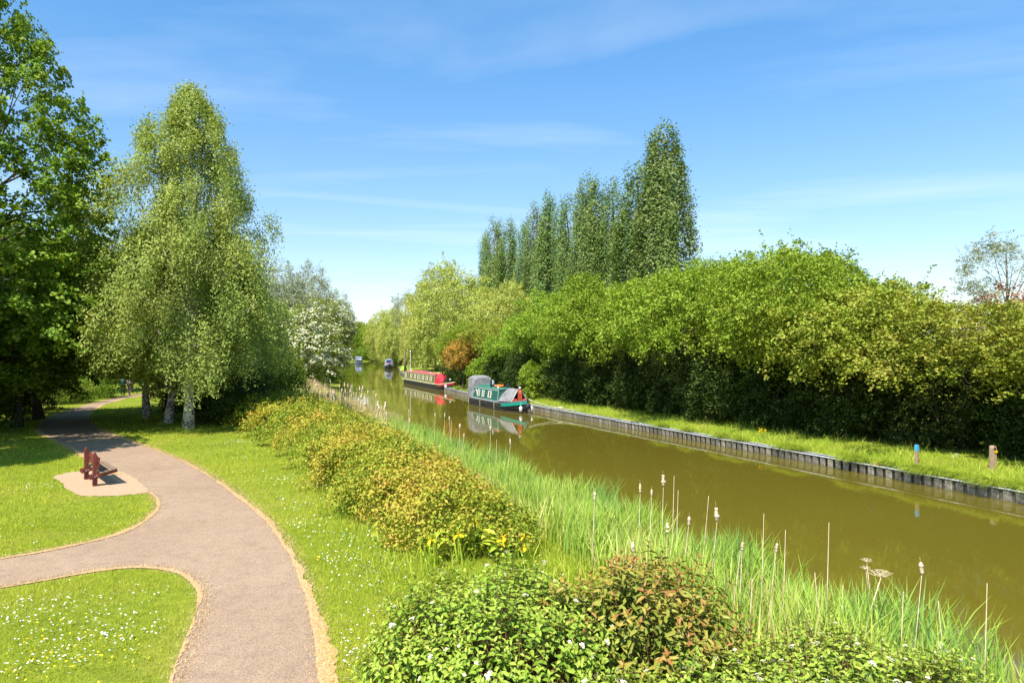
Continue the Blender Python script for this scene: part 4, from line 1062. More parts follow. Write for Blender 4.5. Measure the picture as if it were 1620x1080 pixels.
heads = [head_mesh(0.15, 0.027, 0.28), head_mesh(0.19, 0.024, 0.18), head_mesh(0.22, 0.036, 0.38), head_mesh(0.12, 0.022, 0.3), head_mesh(0.17, 0.033, 0.3)]
def stem_mesh(h, bend):
    return MB().tube([(0, 0, 0), (bend * .25, 0, h * .4), (bend, 0, h)], [0.0085, 0.0075, 0.004], 5).mesh('stem', M['stem'], True)
stems = [(stem_mesh(1.0, 0.05), 0.05), (stem_mesh(1.0, -0.09), -0.09), (stem_mesh(1.0, 0.14), 0.14)]
def bulrush(px, py, ztop, head, label, group=None, s=0, thick=1.0, name='bulrush'):
    top = G(px, py, ztop)
    me, bend = stems[s]
    H = ztop + 0.1
    hz = 0.2 if head is not None else 0.0
    base_ = Vector((top.x - bend * (H - hz), top.y, 0))
    b = thing(name, label, 'bulrush', (base_.x, base_.y, gz(base_.x, base_.y) - 0.05), 0, group)
    H = ztop - b.location.z - hz
    o = link('stem', me, b); o.scale = (H if s else H, thick, H)
    o.scale = (thick, thick, H)
    if head is not None:
        q_ = link('seed_head', heads[head], b, (bend * thick, 0, H - 0.02)); q_.scale = (thick,) * 3
        q_.rotation_euler = (0, bend * 0.8, rng.uniform(0, 6))
    return b
near = [
 (944, 772, 1.9, 0, 0, 'bulrush standing alone left of the front group, before open water'), (1016, 762, 1.9, 1, 0, 'slim headed bulrush, left one of the tall front trio'),
 (1034, 766, 1.9, 3, 0, 'bulrush in the middle of the tall front trio'), (1053, 751, 2.0, 2, 0, 'bulrush with the fattest ragged seed head, tallest of the front trio'),
 (1071, 752, 2.05, None, 0, 'tall bare bulrush stem just right of the fattest seed head'), (1077, 775, 1.9, None, 0, 'shorter bare bulrush stem beside the tall bare one'),
 (1058, 822, 1.6, 4, 0, 'low bulrush whose head stands among green reeds under the front trio'), (1098, 810, 1.75, 0, 2, 'bulrush above the right end of the bronze shrub'),
 (1134, 784, 1.95, None, 2, 'leaning bare bulrush stem crossing another left of a bent head'), (1145, 803, 1.9, 2, 2, 'bulrush with long ragged head, right of two crossing stems'),
 (1177, 847, 1.7, 3, 0, 'bulrush with a small tufted head, right of the crossing stems'), (1214, 812, 2.0, None, 0, 'tall straight bare stem near the middle of the canal edge'),
 (1239, 848, 1.85, 3, 2, 'bulrush with thin broken head beside two bare stems'), (1248, 838, 1.9, None, 0, 'bare stem just right of the thin broken head'),
 (1318, 826, 2.1, None, 0, 'tallest bare stem left of the dead hogweed'), (1192, 915, 1.25, None, 0, 'cut off pale stem beneath the small tufted head'),
 (1284, 905, 1.4, None, 1, 'bare stem midway between the tallest bare stem and broken head'), (1336, 925, 1.3, None, 0, 'cut off pale stem left of the hogweed stalk'),
 (1472, 880, 1.9, 0, 2, 'bulrush with curved pale head, farthest right of the headed ones'), (1432, 935, 1.4, None, 0, 'bare stem between the hogweed and the curved pale head'),
 (1568, 922, 1.85, None, 0, 'tall bare stem nearest the right bottom corner'), (1002, 852, 1.4, 4, 0, 'bulrush head poking up behind the tips of the bronze shrub'),
 (1480, 950, 1.3, None, 1, 'bare stem right of the curved pale head'), (1180, 870, 1.5, None, 2, 'slanting bare stem below the small tufted head'),
 (690, 651, 1.9, 0, 0, 'bulrush left of the close pair, before the boats'), (705, 652, 1.9, 1, 0, 'left bulrush of the close pair in front of the boats'),
 (708.5, 656, 1.85, 0, 1, 'right bulrush of the close pair in front of the boats'), (729, 668, 1.85, 4, 0, 'bulrush in front of the stern of the green boat reflection'),
 (738, 681, 1.75, 3, 2, 'short bulrush right of the one before the green reflection'), (778, 671, 1.95, 4, 0, 'bulrush standing over the right end of the low hedge top'),
 (788, 695, 1.75, None, 0, 'bare stem beside the bulrush at the right end of the hedge top'), (813, 692, 1.85, 1, 2, 'leaning bulrush, last before the tall green reed bank'),
 (648, 645, 1.85, 3, 0, 'bulrush between the far pale stand and the close pair'), (651, 660, 1.7, 1, 2, 'leaning bulrush just below the one between stand and pair'),
 (613, 650, 1.7, 4, 0, 'bulrush with a pale head right of the far pale stand'), (716, 665, 1.7, None, 0, 'bare stem just right of the close pair')]
for px, py, zt, hd, st_, lab in near:
    bulrush(px, py, zt, hd, lab, 'dead bulrushes along the near bank', st_)
for i in range(95):
    px = rng.uniform(440, 610); base_y = np.interp(px, [440, 500, 560, 610], [600, 605, 612, 628])
    py = base_y + rng.uniform(-6, 20)
    top = G(px, py, 1.8)
    bulrush(px, py, 1.8, int(rng.integers(0, 5)) if rng.random() < 0.72 else None, 'pale dead bulrush in the crowded far stand below the blossoming hawthorn', 'far stand of pale bulrushes', int(rng.integers(0, 3)), 1.5)

# ================================================================== foreground shrubs
def leaf_mesh(name, L_, W, mat, rnd, droop=0.12, fold=0.16):
    v = [(0, 0, 0), (0.33, 0, -0.02), (0.68, 0, -droop * .5), (1, 0, -droop), (0.28, 0.42, fold * .9 - .01), (0.66, 0.36, fold * .7 - droop * .5), (0.28, -0.42, fold * .9 - .01), (0.66, -0.36, fold * .7 - droop * .5)]
    v = [(x * L_, y * W * 1.2, z * L_) for x, y, z in v]
    f = [(0, 1, 4), (1, 2, 5, 4), (2, 3, 5), (0, 6, 1), (1, 6, 7, 2), (2, 7, 3)]
    me = bpy.data.meshes.new(name); me.from_pydata(v, [], f); me.update(); me.materials.append(mat)
    at = me.attributes.new('rnd', 'FLOAT', 'POINT'); at.data.foreach_set('value', np.full(len(v), rnd, np.float32))
    me.polygons.foreach_set('use_smooth', np.ones(len(f), bool))
    return me, np.array(v), f
F_LEAF = None
def flower_mesh(r):
    mb = MB()
    for k in range(26):
        a = rng.uniform(0, 6.28); q_ = r * math.sqrt(rng.random()); s = r * 0.26
        c = Vector((math.cos(a) * q_, math.sin(a) * q_, 0.25 * r * (1 - (q_ / r) ** 2) + rng.uniform(0, .15 * r)))
        mb.add([c + Vector((s * math.cos(t), s * math.sin(t), .25 * s * (i % 2))) for i, t in enumerate(np.linspace(0, 6.28, 5)[:-1] + a)], [(0, 1, 2, 3)])
    for k in range(5):
        a = k * 1.257; mb.tube([(0, 0, -r * 1.1), (math.cos(a) * r * .6, math.sin(a) * r * .6, 0)], 0.0016, 3, cap=False)
    return mb.mesh('flower_head', M['cream'])
FL = [flower_mesh(0.022), flower_mesh(0.028), flower_mesh(0.018)]
def shoot_shrub(name, label, cat, cx, cy, a, b, h, ntip, mat, L_, W, pairs, rgrad, flower_p, lump=0.12, up=0.65, bare=0.0, rot=0.0, gap=0.045, ltilt=0.2):
    base_z = gz(cx, cy)
    t = thing(name, label, cat, (cx, cy, base_z))
    # tips spread over a lumpy dome
    cand = rng.uniform(-1, 1, (ntip * 14, 2)); cand = cand[np.hypot(cand[:, 0], cand[:, 1]) < 1.0]
    sel = []
    mind = 1.62 * math.sqrt(math.pi * a * b / ntip) * 0.62
    cell = {}
    for u, v in cand:
        X, Y = u * a, v * b
        ck = (int(X // mind), int(Y // mind)); ok = True
        for i in (-1, 0, 1):
            for j in (-1, 0, 1):
                for (x2, y2) in cell.get((ck[0] + i, ck[1] + j), ()):
                    if (x2 - X) ** 2 + (y2 - Y) ** 2 < mind * mind: ok = False
        if ok:
            cell.setdefault(ck, []).append((X, Y)); sel.append((u, v))
        if len(sel) >= ntip: break
    sel = np.array(sel)
    r2 = np.sum(sel ** 2, 1)
    X, Y = sel[:, 0] * a, sel[:, 1] * b
    hz = h * (1 - r2 ** 1.4) ** 0.5 * (1 + lump * np.sin(X * 4.1 + Y * 2) * np.sin(Y * 3.7 - X) + rng.normal(0, lump * 0.7, len(X)))
    hz = np.maximum(hz, 0.10)
    var = [leaf_mesh('leaf', L_, W, mat, r_) for r_ in np.linspace(0.02, 0.98, 10)]
    Vv, Ff = var[0][1], var[0][2]
    tri = []
    for f in Ff: tri += [f] if len(f) == 3 else [(f[0], f[1], f[2]), (f[0], f[2], f[3])]
    tri = np.array(tri)
    recs = []; mbs = MB(); nfl = 0
    for i in range(len(X)):
        tip = Vector((X[i], Y[i], hz[i]))
        lean = Vector((sel[i, 0], sel[i, 1], 0)) * (0.75 if r2[i] > .5 else 0.4) + Vector((rng.normal(0, .12), rng.normal(0, .12), 1.0 - 0.35 * r2[i]))
        dirv = lean.normalized()
        ln = min(hz[i], pairs * gap + 0.02)
        mbs.tube([tip - dirv * ln * 1.25, tip - dirv * ln * .5, tip], [0.005, 0.004, 0.002], 4, cap=False)
        root_ = Vector((X[i] * .35, Y[i] * .35, -0.05))
        if i % 3 == 0: mbs.tube([root_, root_.lerp(tip - dirv * ln, .6) + Vector((0, 0, .08 * h)), tip - dirv * ln * 1.2], [0.011, 0.008, 0.005], 4, cap=False)
        az0 = rng.uniform(0, 6.28); hue = rng.normal(0, 0.10)
        isfl = rng.random() < flower_p
        for k in range(pairs):
            pos = tip - dirv * (k * gap * rng.uniform(.8, 1.2) + (0.0 if k else 0.0))
            sc = (0.62 if k == 0 else 0.85 if k == 1 else 1.0) * rng.uniform(0.8, 1.2)
            for sd in (0, 1):
                if rng.random() < bare: continue
                az = az0 + k * 1.571 + sd * math.pi + rng.normal(0, .25)
                el = (up if k == 0 else up * .55 if k == 1 else ltilt - 0.08 * (k - 2)) + rng.normal(0, .2)
                q_ = dirv.to_track_quat('Z', 'Y').to_matrix() @ (Matrix.Rotation(az, 3, 'Z') @ Matrix.Rotation(-el, 3, 'Y') @ Matrix.Rotation(rng.normal(0, .3), 3, 'X'))
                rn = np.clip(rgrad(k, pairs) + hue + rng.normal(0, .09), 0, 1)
                recs.append((pos, q_, sc, rn, k, i))
        if isfl:
            o = link('flower_head', FL[int(rng.integers(0, 3))], t, tip + dirv * 0.035)
            o.rotation_euler = dirv.to_track_quat('Z', 'Y').to_euler(); o.scale = (rng.uniform(.8, 1.5),) * 3
            nfl += 1
    # the leaves that show largest: uppermost pairs on the side the lawn and the bridge see
    def score(r):
        w = Vector((cx, cy, base_z)) + r[0]
        y_ = max(1.0, w.y)
        xx, yy = w.x / y_ * FOC + 810, 540 - (w.z - CAM_Z) / y_ * FOC
        vis = 1.0 if (0 < xx < 1620 and yy < 1075) else 0.05
        return vis * r[2] / y_ * (1.0 if r[4] <= 2 else 0.5) * (1.0 - 0.3 * (r[0].y > 0.35 * b)) * (0.75 + 0.5 * rng.random())
    order = sorted(range(len(recs)), key=lambda i: -score(recs[i]))
    big_ = set(order[:300])
    for i in order[:300]:
        pos, q_, sc, rn, k, _ = recs[i]
        o = link('leaf', var[int(min(9, rn * 10))][0], t)
        o.matrix_local = Matrix.Translation(pos) @ q_.to_4x4() @ Matrix.Scale(sc, 4)
    rest = [recs[i] for i in range(len(recs)) if i not in big_]
    A = np.array([[list(row) for row in r[1]] for r in rest]); S = np.array([r[2] for r in rest]); Pp = np.array([list(r[0]) for r in rest])
    VV = np.einsum('nij,kj->nki', A, Vv) * S[:, None, None] + Pp[:, None, :]
    k = len(Vv)
    FFl = (np.arange(len(rest))[:, None, None] * k + tri[None]).reshape(-1, 3)
    tag(link('foliage', raw_mesh('foliage', VV.reshape(-1, 3), FFl, mat, np.repeat([r[3] for r in rest], k), True), t), kind='stuff')
    mbs.build('twigs', M['twig'] if not rot else M['twig'], t)
    return t
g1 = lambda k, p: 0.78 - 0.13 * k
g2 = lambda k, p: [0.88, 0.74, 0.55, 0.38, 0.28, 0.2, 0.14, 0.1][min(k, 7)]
M['l_corn2'] = M['l_corn']
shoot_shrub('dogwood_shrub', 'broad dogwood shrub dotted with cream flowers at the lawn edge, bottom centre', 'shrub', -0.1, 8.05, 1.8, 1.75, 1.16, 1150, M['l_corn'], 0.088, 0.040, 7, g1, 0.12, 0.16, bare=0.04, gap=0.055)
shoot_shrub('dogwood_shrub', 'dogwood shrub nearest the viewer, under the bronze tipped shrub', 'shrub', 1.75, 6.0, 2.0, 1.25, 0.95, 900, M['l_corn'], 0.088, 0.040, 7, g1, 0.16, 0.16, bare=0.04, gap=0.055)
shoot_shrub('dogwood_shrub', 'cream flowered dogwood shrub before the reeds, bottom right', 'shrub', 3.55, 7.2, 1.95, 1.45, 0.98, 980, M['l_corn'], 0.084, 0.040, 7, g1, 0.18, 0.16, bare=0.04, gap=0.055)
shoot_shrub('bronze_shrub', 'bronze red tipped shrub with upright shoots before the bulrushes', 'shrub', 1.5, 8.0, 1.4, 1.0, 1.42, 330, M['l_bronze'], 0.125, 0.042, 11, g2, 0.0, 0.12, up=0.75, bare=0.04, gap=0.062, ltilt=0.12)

# ================================================================== yellow flag irises and comfrey at the end of the hedge
M['irisleaf'] = leaf_mat('lush_leaf', [(0.12, 0.20, 0.012), (0.18, 0.26, 0.018), (0.24, 0.30, 0.03)], 0.38, 1.1)
M['irisyellow'] = noisy('iris_yellow', (0.70, 0.40, 0.005), (0.82, 0.55, 0.01), 9, 0.6, 0.2, None, 0)
def sword(L_, W, bend):
    v = []
    for k in range(6):
        t = k / 5; w = W * (0.7 + .6 * t) * (1 - t ** 2.5) + .001
        v += [(-w, bend * t * t, L_ * t), (w, bend * t * t, L_ * t)]
    f = [(2 * k, 2 * k + 1, 2 * k + 3, 2 * k + 2) for k in range(5)]
    me = bpy.data.meshes.new('leaf'); me.from_pydata(v, [], f); me.update(); me.materials.append(M['irisleaf'])
    at = me.attributes.new('rnd', 'FLOAT', 'POINT'); at.data.foreach_set('value', np.full(len(v), rng.random(), np.float32))
    return me
swords = [sword(0.62, 0.017, 0.10), sword(0.75, 0.016, 0.04), sword(0.5, 0.018, 0.22)]
petal = MB()
for k in range(3):
    a = k * 2.094; ca_, sa = math.cos(a), math.sin(a)
    P3 = [(0, 0, 0), (.035, .022, .012), (.075, .026, -.012), (.092, 0, -.04), (.075, -.026, -.012), (.035, -.022, .012)]
    petal.add([(x * ca_ - y * sa, x * sa + y * ca_, z) for x, y, z in P3], [(0, 1, 2, 3, 4, 5)])
    a += 1.05; ca_, sa = math.cos(a), math.sin(a)
    P3 = [(0, 0, 0), (.012, .012, .04), (.016, 0, .065), (.012, -.012, .04)]
    petal.add([(x * ca_ - y * sa, x * sa + y * ca_, z) for x, y, z in P3], [(0, 1, 2, 3)])
petal_me = petal.mesh('flower', M['irisyellow'])
iris_st = MB().tube([(0, 0, 0), (.01, .01, .7)], [.006, .004], 5).mesh('stem', M['irisleaf'])
irises = [(681, 855, 'yellow flag iris at the left, against the bronze hedge leaves'), (726, 846, 'yellow flag iris at the end of the low hedge'), (799, 850, 'yellow flag iris with a double bloom, right of the broad leaves'),
          (831, 849, 'yellow flag iris nearest the green reeds'), (830, 868, 'low yellow flag iris just beneath the one nearest the reeds'), (754, 826, 'yellow flag iris half hidden in the top of the hedge end')]
for px, py, lab in irises:
    q_ = G(px, py, 1.15)
    if py > 860: q_ = G(px, py, 0.95)
    t = thing('iris', lab, 'iris', ground(q_, -0.02), rng.uniform(0, 6), 'yellow flag irises at the hedge end')
    hh_ = q_.z - t.location.z
    o = link('stem', iris_st, t); o.scale = (1, 1, hh_ / 0.7)
    for j in range(2 if 'double' in lab else 1):
        f_ = link('flower', petal_me, t, (.012 + .03 * j, .012, hh_ - .07 * j)); f_.scale = (1.15,) * 3; f_.rotation_euler = (rng.normal(0, .2), rng.normal(0, .2), rng.uniform(0, 6))
    for j in range(7):
        o = link('leaf', swords[j % 3], t, (rng.normal(0, .07), rng.normal(0, .07), 0)); o.rotation_euler = (rng.normal(0, .15), rng.normal(0, .15), rng.uniform(0, 6)); o.scale = (1, 1, rng.uniform(.8, 1.2))
M['dock'] = leaf_mat('broad_leaf', [(0.15, 0.24, 0.012), (0.20, 0.29, 0.018), (0.26, 0.32, 0.03)], 0.40, 1.1)
docks = [leaf_mesh('leaf', 0.30, 0.085, M['dock'], r_, 0.3, 0.10)[0] for r_ in (0.1, 0.5, 0.9)]
for px, py, n_, lab in [(690, 872, 7, 'broad leaved yellow green plant at the lawn corner of the hedge'), (742, 850, 8, 'broad leaved yellow green plant between the irises'), (770, 858, 10, 'large leaved yellow green plant left of the double iris'),
                        (722, 862, 6, 'small broad leaved plant in front of the hedge end'), (787, 868, 7, 'broad leaved plant closest to the dogwood shrub')]:
    q_ = G(px, py, 0.85)
    t = thing('dock_plant', lab, 'plant', ground(q_), rng.uniform(0, 6), 'broad leaved plants at the hedge end')
    mbs = MB()
    for j in range(n_ * 2):
        a = j * 2.4; hgt_ = rng.uniform(.12, .62)
        o = link('leaf', docks[j % 3], t, (math.cos(a) * .03, math.sin(a) * .03, hgt_)); o.rotation_euler = (rng.normal(0, .25), -rng.uniform(-.1, .9), a); o.scale = (rng.uniform(.6, 1.05),) * 3
    mbs.tube([(0, 0, -.02), (.01, 0, .66)], [.008, .004], 5).build('stem', M['irisleaf'], t)

# ================================================================== dead hogweed and other single plants
def umbel(t, c, r, mat, name='umbel', nray=18, up=0.5):
    mb = MB()
    for k in range(nray):
        a = k * 2.4; q_ = r * math.sqrt((k + .5) / nray)
        e = Vector((c[0] + math.cos(a) * q_, c[1] + math.sin(a) * q_, c[2] + r * up * (1 - .5 * (q_ / r) ** 2)))
        mb.tube([c, e], [.0035, .002], 3, cap=False)
        for j in range(7):
            b = j * .9; s = r * .13
            d_ = e + Vector((math.cos(b) * s, math.sin(b) * s, s * .5)); w = r * .05
            mb.add([d_ + Vector((w, 0, 0)), d_ + Vector((0, w, .3 * w)), d_ + Vector((-w, 0, 0)), d_ + Vector((0, -w, .3 * w))], [(0, 1, 2, 3)])
    return mb.build(name, mat, t)
q_ = G(1345, 1000, 0.6)
t = thing('hogweed', 'dead straw coloured hogweed leaning to the right with flat seed umbels', 'plant', ground(q_))
e1 = at_depth(1394, 912, q_.y - 0.05) - Vector(t.location); e2 = at_depth(1373, 900, q_.y + 0.1) - Vector(t.location); e3 = at_depth(1371, 888, q_.y + 0.1) - Vector(t.location)
mid_ = e1 * 0.62
MB().tube([(0, 0, -.05), e1 * .3 + Vector((.01, 0, .02)), mid_, e1], [.016, .014, .012, .007], 7).build('stem', M['stem'], t, True)
MB().tube([mid_, mid_.lerp(e3, .55) + Vector((.02, 0, 0)), e3], [.008, .006, .004], 6).build('branch', M['stem'], t, True)
MB().tube([mid_.lerp(e3, .45), e2 + Vector((-.03, 0, .0))], [.005, .003], 5).build('branch', M['stem'], t, True)
umbel(t, e1, .15, M['head']); umbel(t, e3, .08, M['head'], nray=12); umbel(t, e2 + Vector((-.03, 0, 0)), .075, M['head'], nray=12)
M['herb'] = leaf_mat('herb_leaf', [(0.10, 0.17, 0.015), (0.17, 0.23, 0.03)], 0.3, 1.0)
M['herbflower'] = noisy('herb_flower', (0.50, 0.52, 0.26), (0.72, 0.70, 0.45), 20, 0.8, 0.1, None, 0)
for px, py, h_, lab in [(1400, 735, 1.0, 'tall wild parsley with pale flower heads on the right bank'), (1381, 732, 0.68, 'shorter wild parsley left of the tall one on the right bank'), (1511, 738, 0.45, 'small pale flowered herb between the blue topped and arrow posts')]:
    q_ = G(px, py, .5)
    t = thing('wild_parsley', lab, 'plant', ground(q_), 0.3 * px)
    MB().tube([(0, 0, 0), (.03, .01, h_ * .55), (.02, 0, h_)], [.010, .008, .004], 5).build('stem', M['herb'], t)
    for j in range(4):
        a = j * 1.9; c = Vector((.02 + math.cos(a) * .14 * h_, math.sin(a) * .14 * h_, h_ * (.72 + .09 * j)))
        MB().tube([(.03, .01, h_ * (.45 + .09 * j)), c], [.005, .003], 4).build('branch', M['herb'], t)
        umbel(t, c, .075, M['herbflower'], 'flower_head', 12)
for i, (px, py, lab) in enumerate([(877, 642, 'clump of orange yellow flowers on the bank by the green boat bow'), (887, 644, 'smaller clump of yellow flowers right of the orange yellow clump'), (1205, 690, 'low yellow flowered weed on the bank under the drooping skirt')]):
    q_ = G(px, py, .55)
    t = thing('flower_clump', lab, 'plant', ground(q_))
    n_ = [46, 26, 14][i]; r_ = [.42, .3, .25][i]
    pts_ = np.c_[rng.normal(0, r_ * .5, n_), rng.normal(0, r_ * .5, n_), rng.uniform(.22, .48, n_)]
    mb = MB()
    for p_ in pts_:
        s = .045; c = Vector(p_)
        mb.add([c + Vector((s * math.cos(k), s * math.sin(k), .4 * s * (j % 2))) for j, k in enumerate(np.linspace(0, 6.28, 7)[:-1])], [tuple(range(6))])
    tag(mb.build('blooms', M['irisyellow'], t), kind='stuff')
    v, f, rr = blades(rng.normal(0, r_ * .5, n_ * 6), rng.normal(0, r_ * .5, n_ * 6), np.zeros(n_ * 6), rng.uniform(.15, .42, n_ * 6), .02, rng.uniform(.2, .8, n_ * 6), rng.random(n_ * 6), 2)
    link('leaves', raw_mesh('leaves', v, f, M['herb'], rr), t)
# ================================================================== narrowboats
M['hullblack'] = noisy('hull_black', (0.012, 0.012, 0.013), (0.040, 0.037, 0.034), 2.5, 0.55, 0.4, (1, 1, 3), 0.1, 0.006)
M['green'] = paint('boat_green', (0.018, 0.115, 0.085), 0.30); M['brightgreen'] = paint('bow_green', (0.008, 0.26, 0.19), 0.35)
M['roofgreen'] = paint('roof_green', (0.045, 0.19, 0.13), 0.45)
M['greyrail'] = paint('gunwale_grey', (0.17, 0.175, 0.18), 0.5); M['trimwhite'] = paint('trim_white', (0.66, 0.68, 0.64), 0.4)
M['canvas'] = noisy('grey_canvas', (0.15, 0.145, 0.15), (0.26, 0.25, 0.255), 3, 0.9, 0.1, None, 0.35, 0.03)
M['maroon'] = paint('maroon', (0.30, 0.022, 0.035), 0.4); M['redcanvas'] = noisy('red_canvas', (0.38, 0.025, 0.04), (0.56, 0.045, 0.06), 3, 0.8, 0.15, None, 0.3, 0.03)
M['redroof'] = paint('red_roof', (0.48, 0.11, 0.11), 0.5); M['cream_p'] = paint('cream_trim', (0.70, 0.62, 0.36), 0.4)
M['oliveside'] = paint('olive_side', (0.105, 0.125, 0.045), 0.28); M['orange'] = paint('lifebuoy_orange', (0.85, 0.17, 0.02), 0.5)
M['cratchred'] = paint('cratch_red', (0.56, 0.075, 0.035), 0.4); M['navy'] = paint('navy', (0.03, 0.04, 0.13), 0.35)
M['steel'] = noisy('bright_steel', (0.45, 0.45, 0.46), (0.7, 0.7, 0.7), 15, 0.3, 0.6, None, 0); M['rope'] = noisy('rope', (0.42, 0.36, 0.25), (0.66, 0.60, 0.46), 60, 0.95, 0.1, None, 0.4)
M['bluegrey'] = paint('blue_grey', (0.30, 0.36, 0.46), 0.5); M['curtain'] = noisy('curtain', (0.50, 0.40, 0.26), (0.74, 0.66, 0.52), 7, 0.9, 0.1, (9, 9, 1), 0.1)
M['gelcoat'] = paint('gelcoat_white', (0.74, 0.75, 0.76), 0.25, 0.9); M['lime'] = paint('lime_cover', (0.30, 0.48, 0.03), 0.6); M['brown_b'] = paint('boat_brown', (0.34, 0.13, 0.06), 0.5)
def glass_mat():
    m, t, b = new_mat('window_glass')
    b.inputs['Base Color'].default_value = (0.02, 0.025, 0.025, 1); b.inputs['Roughness'].default_value = 0.05; b.inputs['Specular IOR Level'].default_value = 0.8
    return m
M['glass'] = glass_mat()
def hull_parts(t, L_, W, bow_len, mat, gw=0.56, rise=0.42, railmat=None, bowmat=None, fore=0.6):
    st_ = []
    def half(x):
        if x < 0.9: return W * (0.55 + 0.45 * math.sin(math.pi / 2 * max(0, x) / 0.9))
        if x > L_ - bow_len:
            u = (x - (L_ - bow_len)) / bow_len
            return max(0.045, W * (1 - u ** 1.9))
        return W
    def gun(x): return gw + rise * max(0, (x - (L_ - bow_len * 1.25)) / (bow_len * 1.25)) ** 1.7
    xs_ = list(np.linspace(0, 0.9, 5)) + list(np.linspace(1.4, L_ - bow_len, 8)) + list(np.linspace(L_ - bow_len, L_, 13)[1:])
    secs = []
    for x in xs_:
        w, g = half(x), gun(x)
        u = max(0, (x - (L_ - bow_len)) / bow_len)
        xw = x - fore * u * 0.55
        secs.append([(xw, -w * (.93 - .25 * u), -0.35), (xw + .1 * u, -w * (.98 - .14 * u), 0.06), (x, -w, g), (x, w, g), (xw + .1 * u, w * (.98 - .14 * u), 0.06), (xw, w * (.93 - .25 * u), -0.35)])
    MB().loft(secs).build('hull', mat, t)
    for sd in (-1, 1):
        mb = MB(); mb.loft([[(x, sd * (half(x) + a), gun(x) + b) for a, b in ((-.05, .045), (.028, .045), (.028, -.03), (-.05, -.03))] for x in xs_])
        mb.build('gunwale', railmat or mat, t)
        mb = MB(); mb.loft([[(x, sd * (half(x) * .99 + a), 0.27 + .3 * (gun(x) - gw) + b) for a, b in ((-.03, .025), (.022, .02), (.022, -.02), (-.03, -.025))] for x in xs_])
        mb.build('rubbing_strake', mat, t)
        if bowmat:
            xb = [x for x in xs_ if x >= L_ - bow_len * 0.98]
            MB().loft([[(x, sd * (half(x) + .018), gun(x) - .05), (x, sd * (half(x) + .018), gun(x) - .26), (x, sd * (half(x) - .02), gun(x) - .26), (x, sd * (half(x) - .02), gun(x) - .05)] for x in xb]).build('bow_panel', bowmat, t)
    return half, gun
def cabin_parts(t, x0, x1, wb, wt, zb, zt, sidemat, roofmat, trim, wins, curtain=True, win_h=0.42, win_z=None, framemat=None):
    MB().loft([[(x, -wb, zb), (x, -wt, zt), (x, -wt * .5, zt + .045), (x, 0, zt + .06), (x, wt * .5, zt + .045), (x, wt, zt), (x, wb, zb)] for x in (x0, x1)]).build('cabin', sidemat, t)
    MB().loft([[(x, -wt - .03, zt - .015), (x, -wt - .03, zt + .02), (x, -wt * .5, zt + .068), (x, 0, zt + .085), (x, wt * .5, zt + .068), (x, wt + .03, zt + .02), (x, wt + .03, zt - .015), (x, 0, zt + .03)] for x in (x0 - .03, x1 + .05)]).build('roof', roofmat, t)
    def on(sd, z): return sd * (wb + (wt - wb) * (z - zb) / (zt - zb))
    tl = math.atan2(wb - wt, zt - zb)
    for sd in (-1, 1):
        rot = Matrix.Rotation(sd * tl, 3, 'X')
        for za in (zb + .05, zt - .06):
            MB().box(((x0 + x1) / 2, on(sd, za) + sd * .004, za), (x1 - x0 - .08, .014, .035), rot).build('coachline', trim, t)
        for xa in (x0 + .06, x1 - .06):
            MB().box((xa, on(sd, (zb + zt) / 2) + sd * .003, (zb + zt) / 2), (.035, .013, zt - zb - .15), rot).build('coachline', trim, t)
        wz = win_z or (zb + zt) / 2 + .02
        for xw, ww in wins:
            c = Vector((xw, on(sd, wz), wz))
            f = MB()
            fw = .045
            for dx_, dz_, sx, sz in ((0, win_h / 2, ww + fw, fw), (0, -win_h / 2, ww + fw, fw), (ww / 2, 0, fw, win_h - fw), (-ww / 2, 0, fw, win_h - fw)):
                f.box(c + rot @ Vector((dx_, sd * .012, dz_)), (sx, .03, sz), rot)
            wo = f.build('window', framemat or trim, t)
            MB().box(c + rot @ Vector((0, sd * .004, 0)), (ww - .01, .012, win_h - .01), rot).build('pane', M['glass'], wo)
            if curtain:
                for q_ in (-1, 1):
                    MB().box(c + rot @ Vector((q_ * ww * .33, sd * .0115, 0.0)), (ww * .26, .006, win_h - .06), rot).build('curtain', M['curtain'], wo)
    return on
def boat_pose(s, o): return Vector((*so(s, o), 0.0)), heading + math.pi
head_dn = math.atan2(-D[1], -D[0])
# ---- green boat (bow towards us)
L1 = 10.3
gpos = Vector((*so(42.2, 1.45), 0.0)); 
gb_ = thing('narrowboat', 'short green narrowboat with grey canvas covers moored by the piled wall', 'narrowboat', gpos, head_dn)
half1, gun1 = hull_parts(gb_, L1, 1.04, 2.7, M['hullblack'], 0.56, 0.36, M['greyrail'], M['brightgreen'])
cabin_parts(gb_, 1.4, 6.9, 0.93, 0.80, 0.585, 1.52, M['green'], M['roofgreen'], M['trimwhite'], [(2.75, 0.42), (3.75, 0.42), (5.15, 0.62)], True, 0.50)
# scroll emblem on the cabin side
for sd in (-1, 1):
    y_ = lambda z: sd * (0.93 - .13 * (z - .585) / .935 + .006)
    arc = [(2.05 + .30 * math.cos(a), 1.02 + .26 * math.sin(a)) for a in np.linspace(math.pi * .95, 0.1, 9)] + [(2.37, .92)]
    MB().tube([(x, y_(z), z) for x, z in arc], [.02] + [.034] * 7 + [.02, .012], 5).build('emblem', M['trimwhite'], gb_)
    MB().tube([(1.5, y_(.98), .96), (1.62, y_(1.04), 1.06), (1.78, y_(1.1), 1.13)], .02, 5).build('emblem', M['trimwhite'], gb_)
